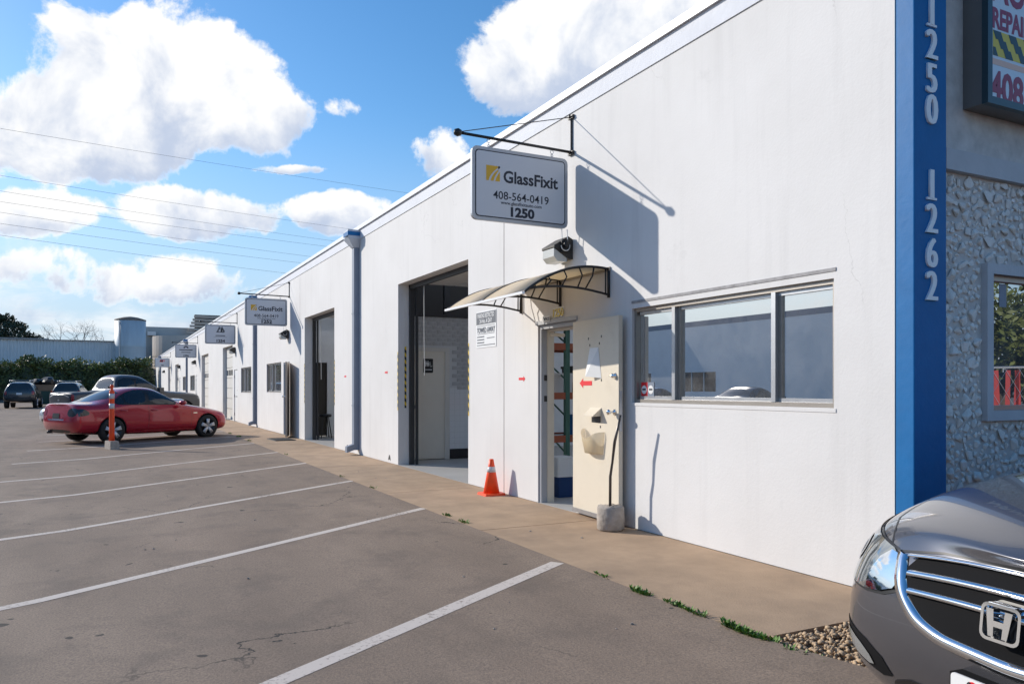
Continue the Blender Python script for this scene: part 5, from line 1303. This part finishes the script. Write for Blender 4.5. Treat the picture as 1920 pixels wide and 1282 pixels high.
# ------------------------------------------------------------------ grey sedan beside the stone front, close to the camera
def near_sedan():
    cols = [
     [(2.28,0,.19),(2.26,.62,.18),(2.37,.66,.33),(2.40,.66,.52),(2.375,.65,.67),(2.31,.60,.765),(2.335,.32,.795),(2.345,0,.805)],
     [(2.08,0,.17),(2.10,.84,.18),(2.17,.885,.34),(2.16,.89,.53),(2.07,.855,.71),(2.00,.745,.835),(2.09,.38,.875),(2.11,0,.89)],
     [(1.75,0,.16),(1.78,.88,.18),(1.80,.922,.36),(1.78,.925,.57),(1.69,.90,.785),(1.60,.785,.90),(1.70,.40,.945),(1.72,0,.96)],
     [(1.40,0,.16),(1.40,.88,.18),(1.40,.925,.40),(1.40,.93,.63),(1.35,.905,.845),(1.26,.79,.945),(1.34,.40,.985),(1.36,0,1.0)],
     [(1.0,0,.16),(1.0,.88,.18),(1.0,.92,.42),(1.0,.925,.66),(.95,.90,.90),(.80,.80,.985),(.92,.40,1.02),(.95,0,1.03)],
     [(.8,0,.16),(.8,.88,.18),(.8,.92,.42),(.8,.925,.67),(.72,.90,.925),(.55,.78,1.06),(.72,.39,1.10),(.76,0,1.115)],
     [(.3,0,.16),(.3,.88,.18),(.3,.92,.42),(.3,.925,.68),(.2,.90,.945),(-.05,.66,1.36),(.08,.34,1.40),(.12,0,1.41)],
     [(0,0,.16),(0,.88,.18),(0,.92,.42),(0,.925,.69),(-.05,.90,.955),(-.22,.64,1.43),(-.15,.33,1.465),(-.13,0,1.475)],
     [(-.6,0,.16),(-.6,.88,.18),(-.6,.92,.42),(-.6,.925,.70),(-.6,.90,.965),(-.6,.64,1.44),(-.6,.33,1.475),(-.6,0,1.485)],
     [(-1.1,0,.17),(-1.1,.88,.19),(-1.1,.92,.43),(-1.1,.925,.71),(-1.1,.90,.975),(-1.1,.62,1.37),(-1.1,.33,1.41),(-1.12,0,1.42)],
     [(-1.6,0,.19),(-1.6,.87,.21),(-1.6,.91,.45),(-1.6,.915,.72),(-1.62,.87,.985),(-1.65,.66,1.13),(-1.7,.34,1.15),(-1.72,0,1.16)],
     [(-2.0,0,.22),(-2.0,.84,.24),(-2.0,.88,.46),(-2.0,.885,.73),(-2.0,.83,.975),(-2.0,.66,1.03),(-2.05,.34,1.05),(-2.07,0,1.055)],
     [(-2.3,0,.26),(-2.3,.76,.27),(-2.36,.80,.46),(-2.36,.80,.70),(-2.32,.75,.92),(-2.3,.62,.985),(-2.34,.32,1.0),(-2.35,0,1.005)],
     [(-2.4,0,.29),(-2.4,.62,.29),(-2.46,.66,.46),(-2.46,.66,.62),(-2.42,.62,.82),(-2.39,.55,.93),(-2.4,.3,.95),(-2.41,0,.955)]]
    cols = [[(x, y, z + (.0 if z < .5 else (.02 if x > 2.2 else (.05 if x > .7 and z > .7 else .0)))) for x, y, z in col] for col in cols]
    a_h = R(262); nose = Vector((-1.345, 2.28)); fw_ = Vector((math.cos(a_h), math.sin(a_h))); ctr = nose - fw_ * 2.39
    c = Car('grey_sedan', 'gunmetal grey sedan with chrome grille parked beside the stone front and blue pillar', 'car', cols, 'greypaint', [(1.43, .33), (-1.34, .33)], .33, .375, .63, (ctr.x, ctr.y, .06), a_h, None, 4)
    sedan_trim(c, sx=1.06, sz=1.035, handle='greypaint')
    for x in (1.43, -1.34):
        for y in (.82, -.82): c.wheel(x, y)
    Fr = c.FRONT
    c.patch('grille', [(-.44, .745), (-.39, .61), (-.31, .55), (0, .535), (.31, .55), (.39, .61), (.44, .745), (.25, .772), (0, .78), (-.25, .772)], 'grille', Fr, .004, 1, L=.06)
    arc = lambda z0, z1, hw, dz, n=13: [(-hw + 2 * hw * i / (n - 1), dz + z0 + (z1 - z0) * (1 - (2 * i / (n - 1) - 1) ** 2)) for i in range(n)]
    for nm, z0, z1, hw, w_ in (('grille_top_trim', .752, .782, .43, .005), ('grille_bar', .700, .722, .405, .010), ('grille_bar', .647, .663, .385, .010)):
        c.strip(nm, arc(z0, z1, hw, -w_), arc(z0, z1, hw, w_), 'chrome', Fr, .008, .014)
    U_out = [(-.495, .76), (-.455, .64), (-.37, .548), (-.26, .508), (0, .488), (.26, .508), (.37, .548), (.455, .64), (.495, .76)]
    U_in = [(-.445, .75), (-.395, .635), (-.325, .575), (-.235, .548), (0, .535), (.235, .548), (.325, .575), (.395, .635), (.445, .75)]
    c.strip('chrome_surround', U_out, U_in, 'chrome', Fr, .004, .016, 80)
    # emblem: ring and letter
    ey, ez = 0.0, .650
    ring_o = rrect(ey - .062, ey + .062, ez - .053, ez + .053, .022); ring_i = rrect(ey - .053, ey + .053, ez - .044, ez + .044, .016)
    n_ = len(ring_o); c.patch('emblem_back', ring_o, 'trim', Fr, .012, 0)
    m = MB(); X_ = 2.425
    tilt = lambda z: X_ + (.64 - z) * .12
    m.add([(tilt(z), y, z) for y, z in ring_o] + [(tilt(z), y, z) for y, z in ring_i] + [(tilt(z) - .03, y, z) for y, z in ring_o] + [(tilt(z) - .03, y, z) for y, z in ring_i],
          [(i, (i+1) % n_, n_ + (i+1) % n_, n_ + i) for i in range(n_)] + [(i, 2*n_ + i, 2*n_ + (i+1) % n_, (i+1) % n_) for i in range(n_)] + [(n_ + i, n_ + (i+1) % n_, 3*n_ + (i+1) % n_, 3*n_ + i) for i in range(n_)])
    em = m.build('emblem', 'chrome', c.t, False, False)
    m = MB()
    for q in ([(-.050, .046), (-.022, .046), (-.019, .008), (.019, .008), (.022, .046), (.050, .046), (.036, -.046), (.016, -.046), (.0175, -.012), (-.0175, -.012), (-.016, -.046), (-.036, -.046)],):
        m.prism([(ey + a * .82, ez + b * .84) for a, b in q], lambda y, z: (tilt(z) - .02, y, z), lambda y, z: (tilt(z) + .006, y, z))
    m.build('emblem_letter', 'chrome', em, False, False)
    # plate
    m = MB(); m.prism(rrect(-.155, .155, .315, .465, .012), lambda y, z: (2.425, y, z), lambda y, z: (2.432, y, z)); pl = m.build('licence_plate', 'plate', c.t, False, False)
    RF = Matrix.Rotation(R(90), 3, 'Z') @ ROT_XZ
    text('plate_script', 'California', .052, 'red', pl, (2.4325, 0, .44), RF, .0006, .0006, world=False)
    for y in (-.09, .09):
        m = MB(); m.lathe([(.008, 0), (.006, .005)], 10, (2.432, y, .448), 'x'); m.build('plate_bolt', 'dark', pl, False, False)
    m = MB(); m.box(2.36, 2.424, -.165, .165, .31, .462); m.build('plate_holder', 'grille', c.t, False, False)
    c.patch('lower_intake', [(-.47, .335), (-.55, .215), (.55, .215), (.47, .335), (.2, .35), (-.2, .35)], 'trim', Fr, .004, 1)
    for sg in (1, -1):
        o0 = Vector((2.1, sg * .85, 0)); fr = (o0, Vector((-.66, sg * .75, 0)), (0, 0, 1), Vector((-.75, -sg * .66, 0)))
        HL = [(-.50, .64), (-.44, .75), (-.18, .79), (.05, .83), (.25, .86), (.40, .88), (.42, .85), (.28, .74), (.08, .64), (-.12, .59), (-.38, .585)]
        c.patch('headlight_bezel', HL, 'trim', fr, .002, 1, L=.05)
        hl = c.patch('headlight', [(a * .96 + .0, .73 + (b - .73) * .93) for a, b in HL], 'hlamp', fr, .006, 1, L=.04)
        c.patch('headlight_bowl', [(-.12 + .065 * math.cos(q), .715 + .052 * math.sin(q)) for q in [R(30 * k) for k in range(12)]], 'bowl', fr, .009, 0, par=hl, L=.03)
        c.patch('headlight_ring', [(-.12 + .03 * math.cos(q), .715 + .03 * math.sin(q)) for q in [R(30 * k) for k in range(12)]], 'chrome', fr, .012, 0, par=hl, L=.03)
        c.patch('headlight_chrome', [(-.48, .645), (-.435, .742), (-.34, .755), (-.30, .61), (-.37, .60)], 'chrome', fr, .010, 1, par=hl, L=.04)
        c.patch('side_marker', [(.20, .80), (.33, .848), (.35, .838), (.22, .765)], 'amber', fr, .009, 1, par=hl)
        fg = c.patch('fog_recess', [(-.42, .29), (-.16, .33), (-.04, .43), (-.14, .45), (-.38, .40)], 'grille', fr, .003, 1, L=.05)
        c.patch('fog_lamp', [(-.34, .315), (-.19, .345), (-.10, .415), (-.18, .425), (-.32, .375)], 'lamp', fr, .008, 1, par=fg, L=.05)
        hs_ = [(2.29, sg * .53), (2.12, sg * .655), (1.8, sg * .735), (1.3, sg * .765), (.9, sg * .77)]
        c.patch('hood_seam', [(x, y - .004) for x, y in hs_] + [(x, y + .004) for x, y in hs_[::-1]], 'trim', c.TOP, .0015, 0, L=.06)
        c.patch('tail_lamp', [(sg * .45, .72), (sg * .76, .72), (sg * .76, .90), (sg * .45, .86)], 'tail', c.REAR, .006, 1)
    hf = [(-.50, .752), (-.3, .783), (0, .793), (.3, .783), (.50, .752)]
    c.patch('hood_seam', [(y, z + .003) for y, z in hf] + [(y, z - .004) for y, z in hf[::-1]], 'trim', Fr, .002, 0, L=.05)
    return c
MT['hlamp'] = mat('headlamp_lens', (.30, .33, .34), .06, .75, coat=1.0)
MT['bowl'] = mat('headlamp_bowl', (.10, .13, .16), .05, .6, coat=1.0)
MT['amber'] = mat('amber_marker', (.65, .38, .12), .15, coat=.8)
near_sedan()
# ------------------------------------------------------------------ far side: hedge, sheds, tank, trees
def leaf_cloud(mb, pts, size, rng, flat=.4):
    for p in pts:
        l = size * rng.uniform(.6, 1.3); w = l * rng.uniform(.3, .55)
        th, ph = rng.uniform(0, 6.28), rng.uniform(-.9, 1.2)
        d = Vector((math.cos(th) * math.cos(ph), math.sin(th) * math.cos(ph), math.sin(ph))); s = d.cross(Vector((rng.gauss(0, 1), rng.gauss(0, 1), rng.gauss(0, 1)))).normalized() * w / 2
        a = Vector(p)
        mb.add([a, a + d * l * .5 + s, a + d * l, a + d * l * .5 - s], [(0, 1, 2, 3)])
def lump_points(rng, c, r, n, shell=.55):
    out = []
    for _ in range(n):
        v = Vector((rng.gauss(0, 1), rng.gauss(0, 1), rng.gauss(0, 1))).normalized() * (shell + (1 - shell) * rng.random()) 
        out.append(Vector(c) + Vector((v.x * r[0], v.y * r[1], v.z * r[2])))
    return out
rh = random.Random(31)
HX = -92.5
def hedge(name, label, ya_, yb_, h, m_):
    t = thing(name, label, 'hedge', (HX, (ya_ + yb_) / 2, 0), 0, 'hedge along the end of the lot')
    m = MB(); y = ya_
    core = MB()
    while y < yb_:
        hh = h * rh.uniform(.86, 1.08)
        leaf_cloud(m, lump_points(rh, (HX + rh.uniform(-.3, .3), y, hh * .52), (1.5, 1.3, hh * .5), 900, .8), .34, rh)
        leaf_cloud(m, lump_points(rh, (HX + rh.uniform(.3, .9), y + rh.uniform(-.5, .5), hh * rh.uniform(.75, .95)), (.8, .8, .6), 260, .6), .30, rh)
        core.lathe([(.1, .1), (1.0, .4), (1.15, hh * .5), (.8, hh * .85), (.05, hh * .93)], 9, (HX - .1, y, 0))
        y += 1.5
    tp = MB(); y = ya_
    while y < yb_: leaf_cloud(tp, lump_points(rh, (HX + .7, y, h * rh.uniform(.80, .96)), (.7, .9, .55), 130, .5), .30, rh); y += 1.1
    tp.build('sun_tinted_leaves', 'leaf2', t, fix=False)  # yellow-green leaves put sunlight on the hedge top into the colour
    m.build('foliage', m_, t, fix=False); core.build('inner_branches', 'leaf3', t)
hedge('hedge', 'tall dark green oleander hedge across the end of the lot', -24, 4.2, 4.3, 'leaf')
def shed():
    XS = -104.0
    t = thing('corrugated_shed', 'long grey corrugated metal shed behind the hedge', 'shed', (XS, -15, 0))
    ya_, yb_ = -60, onx(219, 700, XS)[0]; zt = onx(120, 638, XS)[1]; zb = onx(120, 668, XS)[1] - .9
    m = MB(); pts = []; y = ya_; k = 0
    while y < yb_:
        pts += [(XS, y), (XS, y + .12), (XS + .07, y + .16), (XS + .07, y + .28)]; y += .32
    vs = []
    for x, yy in pts: vs += [(x, yy, zb), (x, yy, zt)]
    m.add(vs, [(2*i, 2*i+2, 2*i+3, 2*i+1) for i in range(len(pts) - 1)]); m.build('corrugated_wall', 'shedmetal', t)
    m = MB(); m.box(XS - 14, XS - .02, ya_, yb_ - .2, -.3, zt - .05); m.build('shed_body', 'sheddark', t)  # dark brown block behind the corrugated sheet
    m = MB(); m.prism([(0, zt), (.35, zt - .02), (.35, zt + .16), (-7, zt + .55), (-14, zt)], lambda a, b: (XS + a, ya_, b), lambda a, b: (XS + a, onx(82, 700, XS)[0], b)); m.build('roof', 'shedroof', t)
    m = MB(); m.prism([(0, zt), (.3, zt - .02), (.3, zt + .06), (-7, zt + .32), (-14, zt)], lambda a, b: (XS + a, onx(82, 700, XS)[0] + .01, b), lambda a, b: (XS + a, yb_, b)); m.build('roof', 'shedroof', t)
MT['shedmetal'] = mat('corrugated_steel', (.66, .68, .70), .6, .0, var=.08, vs=.6); MT['shedroof'] = mat('shed_roof', (.34, .32, .31), .8, var=.08); MT['sheddark'] = mat('shed_block', (.10, .07, .065), .9)
shed()
# steel tank
p = atdepth(244.5, 700, 93); rt = 26.5 / FPX * 93; zt = atdepth(244, 600, 93).z
t = thing('storage_tank', 'tall pale blue grey cylindrical storage tank with rusty rim', 'tank', (p.x, p.y, 0))
m = MB(); m.lathe([(rt, -.3), (rt, zt * .33), (rt + .012, zt * .335), (rt, zt * .34), (rt, zt * .66), (rt + .012, zt * .665), (rt, zt * .67), (rt, zt)], 40); m.build('shell', mat('tank_steel', (.50, .55, .58), .5, .1, var=.14, vs=.7, dirt=(.22, .2, .18, .5), ds=.6, stretch=(1, 1, .2)), t, True, world=False)
m = MB(); m.lathe([(rt + .02, zt - .12), (rt + .03, zt + .03), (rt * .5, zt + .3), (.05, zt + .42)], 40); m.build('dome', mat('rusty_rim', (.20, .16, .13), .8, var=.3, vs=3), t, True, world=False)
m = MB(); m.tube([(rt * .75, -rt * .70, zt - .3), (rt * .75, -rt * .70, .2)], .06, 6); m.build('drain_pipe', 'steel', t, world=False)
# plain tilt-up block with a curved lower wall right of the tank
XB = -112.0
t = thing('concrete_block_building', 'plain grey beige windowless building behind the storage tank', 'building', (XB, 6, 0))
ya_, yb_ = onx(268, 700, XB)[0], 34; zt = onx(300, 613, XB)[1]; zm = onx(300, 632, XB)[1]
m = MB(); m.box(XB - 20, XB, ya_, yb_, -.3, zt); m.build('wall', mat('beige_grey_wall', (.50, .475, .44), .85, var=.06, vs=.4), t)
m = MB(); m.lathe([(5.2, -.3), (5.2, zm)], 48, (XB + .6, ya_ + 6.2, 0)); m.build('curved_wall', mat('warm_grey_wall', (.54, .48, .42), .85, var=.05, vs=.4), t, False)
m = MB(); m.box(XB + .001, XB + .7, onx(276, 700, XB)[0], onx(292, 700, XB)[0], onx(284, 629, XB)[1], onx(284, 622, XB)[1]); m.build('roof_unit', 'steel', t)
px0, px1 = onx(352, 700, XB)[0], onx(385, 700, XB)[0]
tl_ = thing('louvred_screen', 'tan louvred rooftop screen on the grey beige building', 'screen', (XB + 1.5, px0 + 3, zm))
for k in range(7):
    z0_ = zm + .1 + k * .42; m = MB(); m.box(XB + .9, XB + 1.0 + .12, px0 - .4 + .3 * k * .6, px0 + 7, z0_, z0_ + .3); m.build('louvre', 'tandoor', tl_)
m = MB(); m.box(XB + .1, XB + .85, px0 + .8, px0 + 7, zm, zm + 3.05); m.build('screen_back', 'bronze', tl_)
# trees
def tree(name, label, x, y, h, crown, n, m_, seed, trunk_r=.25, leaf=.4, lumps=14, group=None, low=.3):
    r_ = random.Random(seed); t = thing(name, label, 'tree', (x, y, -.2), 0, group)
    m = MB(); m.tube([(0, 0, 0), (r_.uniform(-.2, .2), r_.uniform(-.2, .2), h * .3), (r_.uniform(-.4, .4), r_.uniform(-.4, .4), h * .6)], [trunk_r, trunk_r * .75, trunk_r * .4], 8)
    tr = m.build('trunk', 'bark', t, True, world=False); f = MB()
    for k in range(lumps):
        a = r_.uniform(0, 6.28); q = math.sqrt(r_.random()) * .72; zz = h * r_.uniform(low + .08, .90); sh = math.sin(math.pi * min(1, max(.12, (zz / h - low) / (1 - low)))) ** .5
        c = (math.cos(a) * crown * q * sh, math.sin(a) * crown * q * sh, zz); rr_ = crown * r_.uniform(.26, .42)
        leaf_cloud(f, lump_points(r_, c, (rr_, rr_, rr_ * .72), n // lumps, .62), leaf, r_)
        m = MB(); m.tube([(0, 0, h * .28), (c[0] * .5, c[1] * .5, (h * .28 + zz) / 2), c], [trunk_r * .4, trunk_r * .22, .02], 5); m.build('limb', 'bark', tr, True, world=False)
    f.build('crown', m_, t, fix=False, world=False)
p = atdepth(28, 700, 128); tree('evergreen_tree', 'big dark evergreen tree rising behind the corrugated shed', p.x, p.y, 14.4, 5.2, 7000, 'leaf3', 3, .5, .55, 22)
p = atdepth(-40, 700, 125); tree('evergreen_tree', 'dark evergreen tree standing left of the big evergreen behind the shed', p.x, p.y, 13.0, 5.0, 5000, 'leaf3', 5, .5, .55, 18)
p = atdepth(326, 700, 150); tree('distant_tree', 'small dark tree top above the grey beige building', p.x, p.y, 13.8, 3.4, 2600, 'leaf3', 6, .4, .55, 10)
for k, (u, hh, lb) in enumerate(((163, 10.2, 'yellow green tree top above the shed roof beside the bare branches'), (200, 10.4, 'yellow green tree top between the bare branches and the tank'))):
    p = atdepth(u, 700, 128); tree('leafy_tree', lb, p.x, p.y, hh, 2.6, 2200, 'leaf2', 12 + k, .3, .45, 9)
def bare_tree(u, zc, h, seed, label):
    r_ = random.Random(seed); p = atdepth(u, 700, zc); t = thing('bare_tree', label, 'tree', (p.x, p.y, -.2), 0, 'bare trees behind the shed')
    tr = MB(); tw = MB(); tr.tube([(0, 0, 0), (0, .1, h * .4)], [.2, .13], 6)
    def grow(a, d, l, r, k):
        b = a + d * l; (tr if k < 1 else tw).tube([a, (a + b) / 2 + Vector((r_.gauss(0, .06), r_.gauss(0, .06), 0)) * l, b], [r, r * .8, r * .6], 4, False)
        if k >= 6: return
        for _ in range(2 if k else 4):
            n = (d + Vector((r_.gauss(0, .5), r_.gauss(0, .62), r_.gauss(.12, .3)))).normalized(); grow(b, n, l * r_.uniform(.66, .9), r * .62, k + 1)
    grow(Vector((0, .1, h * .4)), Vector((0, 0, 1)), h * .125, .12, 0)
    tr.build('trunk', 'twig', t, fix=False, world=False); tw.build('twigs', 'twig', t, fix=False, world=False)
bare_tree(108, 122, 14.0, 2, 'leafless tree with thin crooked branches next to the big evergreen')
bare_tree(146, 122, 14.5, 9, 'leafless tree with spreading branches in the middle of the shed roof')
bare_tree(188, 124, 13.0, 14, 'leafless tree with thin twigs closest to the storage tank')
# dumpster with bags
p = atdepth(82, 761, 60); p.z = 0
t = thing('dumpster', 'dark green dumpster piled with rubbish near the dark utility vehicle', 'dumpster', (p.x, p.y, 0), R(8))
m = MB(); m.prism([(-.75, .12), (.75, .12), (.9, 1.15), (-.9, 1.15)], lambda a, b: (-.6, a, b), lambda a, b: (.6, a, b)); m.build('bin', mat('dumpster_green', (.02, .06, .045), .5, var=.2), t, world=False)
m = MB(); m.box(-.62, .62, -.88, .9, 1.15, 1.62); m.build('cardboard', mat('cardboard', (.25, .16, .10), .9, var=.15), t, world=False)
for sgn in (-1, 1):
    m = MB(); m.lathe([(.1, 0), (.1, .06)], 10, (sgn * .45, .6, .1), 'y'); m.build('caster', 'rubber', t, world=False)
for k, (dx, dy, dz, s) in enumerate(((0, -.45, 1.62, .42), (.1, .3, 1.62, .55), (-.1, .75, 1.6, .36))):
    rr2 = random.Random(k); bm = bmesh.new(); bmesh.ops.create_icosphere(bm, subdivisions=2, radius=s)
    for v in bm.verts: v.co *= rr2.uniform(.82, 1.12); v.co.z = max(v.co.z, -s * .55) * .75
    me = bpy.data.meshes.new('rubbish_bag'); bm.to_mesh(me); bm.free(); me.materials.append(MT['trim'])
    o = bpy.data.objects.new('rubbish_bag', me); C.objects.link(o); o.location = (p.x + dx, p.y + dy, dz + s * .4)
    tag(o, ('small black rubbish bag at the left end of the dumpster', 'largest black rubbish bag heaped on the dumpster', 'black rubbish bag at the end of the dumpster nearest the truck')[k], 'bag', 'rubbish bags on the dumpster')
# overhead lines and their towers
def wire_pt(u, v, zc): return atdepth(u, v, zc)
WL = [((0, 240), (767, 365)), ((0, 328), (655, 432)), ((0, 357), (622, 454)), ((0, 377), (607, 464)), ((0, 397), (577, 483)), ((0, 418), (560, 495)), ((0, 440), (530, 514))]
MT['wire'] = mat('dark_cable', (.05, .05, .055), .6)
twx, twy = None, None
for (a, b) in WL:
    A = wire_pt(*a, 92); B = wire_pt(*b, 142); d = B - A
    P0 = A - d * 1.35; P1 = B + d * .8
    m = MB(); m.tube([P0 + (P1 - P0) * (i / 16) + Vector((0, 0, -1.2 * math.sin(math.pi * i / 16))) + Vector((0, 0, 1.1)) for i in range(17)], .017, 4); o = m.build('power_line', 'wire')
    tag(o, 'thin overhead power line crossing the cloudy sky', 'power line', 'overhead power lines')
    if twx is None: twx, twy = P0, P1
def pylon(x, y, h, label):
    t = thing('lattice_tower', label, 'pylon', (x, y, -.3), R(30), 'lattice towers carrying the power lines')
    m = MB(); W = lambda z: 3.0 * (1 - z / h) + .5
    lv = [h * k / 9 for k in range(10)]
    for sx_ in (-1, 1):
        for sy_ in (-1, 1): m.tube([(sx_ * W(z), sy_ * W(z), z) for z in lv], .11, 4)
    for z0_, z1_ in zip(lv[:-1], lv[1:]):
        for s in (-1, 1):
            m.tube([(-W(z0_), s * W(z0_), z0_), (W(z1_), s * W(z1_), z1_)], .06, 4); m.tube([(W(z0_), s * W(z0_), z0_), (-W(z1_), s * W(z1_), z1_)], .06, 4)
            m.tube([(s * W(z0_), -W(z0_), z0_), (s * W(z1_), W(z1_), z1_)], .06, 4); m.tube([(s * W(z0_), W(z0_), z0_), (s * W(z1_), -W(z1_), z1_)], .06, 4)
    m.build('lattice', 'steel', t, fix=False, world=False)
    for z in (h * .74, h * .86, h * .97):
        m = MB(); m.tube([(-5.5, 0, z), (0, .4, z + .5), (5.5, 0, z)], .1, 4); m.tube([(-5.5, 0, z), (5.5, 0, z)], .1, 4); m.build('cross_arm', 'steel', t, fix=False, world=False)
pylon(twx.x, twx.y, 33, 'steel lattice power tower mirrored in the right window pane')
pylon(twy.x, twy.y, 36, 'steel lattice power tower hidden beyond the white building')

# ------------------------------------------------------------------ across the lot: what the window panes mirror
OY = -16.4
t = thing('opposite_building', 'long pale building across the lot mirrored in the window panes', 'building', (-40, OY, 0))
owin = [(x, x + 2.6, 1.2, 2.15) for x in (-62, -52, -44, -36.5, -31.5, -22, -14)]
m = sheet_with_holes(-76, 2, -.2, 4.4, owin, lambda p_, q, d: (p_, OY - d, q), .2); m.build('wall', mat('pale_paint', (.86, .87, .88), .8, var=.04, vs=.8), t)
m = MB(); m.box(-76, 2, OY - .2, OY + .012, 4.402, 4.66); m.build('parapet_band', 'greyblue', t)
m = MB(); m.box(-76, 2, OY - 14, OY - .21, -.2, 4.4); m.build('building_mass', 'intwall', t)
for (a, b, c_, d_) in owin:
    m = MB(); m.box(a, b, OY - .09, OY - .08, c_, d_); w = m.build('window', 'carglass_far', t)
    for q in (a + .8, a + 1.7):
        m = MB(); m.box(q - .03, q + .03, OY - .078, OY - .04, c_, d_); m.build('mullion', 'offwhite', w)
# red slatted fence and a broad tree, mirrored in the front window
dv = Vector((.603, 1.016, 0)).normalized(); pc = Vector((FX, 5.56, 0)) + dv * 13.5; sd = Vector((dv.y, -dv.x, 0))
t = thing('slatted_fence', 'red slatted chain link fence mirrored in the front window', 'fence', (pc.x, pc.y, 0))
rail = MB(); rail.tube([pc + sd * s + Vector((0, 0, 1.82)) for s in (-8, 8)], .03, 6); rail.build('top_rail', 'steel', t)
sl_ = MB().box(-.045, .045, -.006, .006, .05, 1.76).build('slat', mat('red_slat', (.42, .03, .025), .5)).data; bpy.data.objects.remove(bpy.data.objects['slat'])
rf = random.Random(6)
for k in range(130):
    q = pc + sd * (-8 + k * .123); o = bpy.data.objects.new('slat', sl_); place(o, t, True); o.location = (q.x, q.y, 0); o.rotation_euler = (0, rf.uniform(-.05, .05), math.atan2(sd.y, sd.x))
for k in range(6):
    q = pc + sd * (-8 + k * 3.2) + dv * .05; m = MB(); m.tube([q, q + Vector((0, 0, 1.85))], .03, 6); m.build('post', 'steel', t)
m = MB()
for k in range(64):
    for sgn in (-1, 1):
        a = pc + sd * (-8 + k * .25) - dv * .03; b = a + sd * (sgn * .9)
        if abs((b - pc).dot(sd)) > 8: continue
        m.tube([a + Vector((0, 0, .05)), b + Vector((0, 0, 1.8))], .004, 3, False)
o = m.build('chain_link', 'steel', t, fix=False); o['kind'] = 'stuff'
pt = Vector((FX, 5.56, 0)) + dv * 24
MT['leaf2b'] = mat('olive_leaf', (.10, .12, .025), .55, var=.4, vs=1.5)
tree('broad_tree', 'broad leafy street tree beyond the red fence mirrored in the front window', pt.x, pt.y, 5.2, 3.2, 9000, 'leaf2b', 17, .22, .26, 22, low=.2)
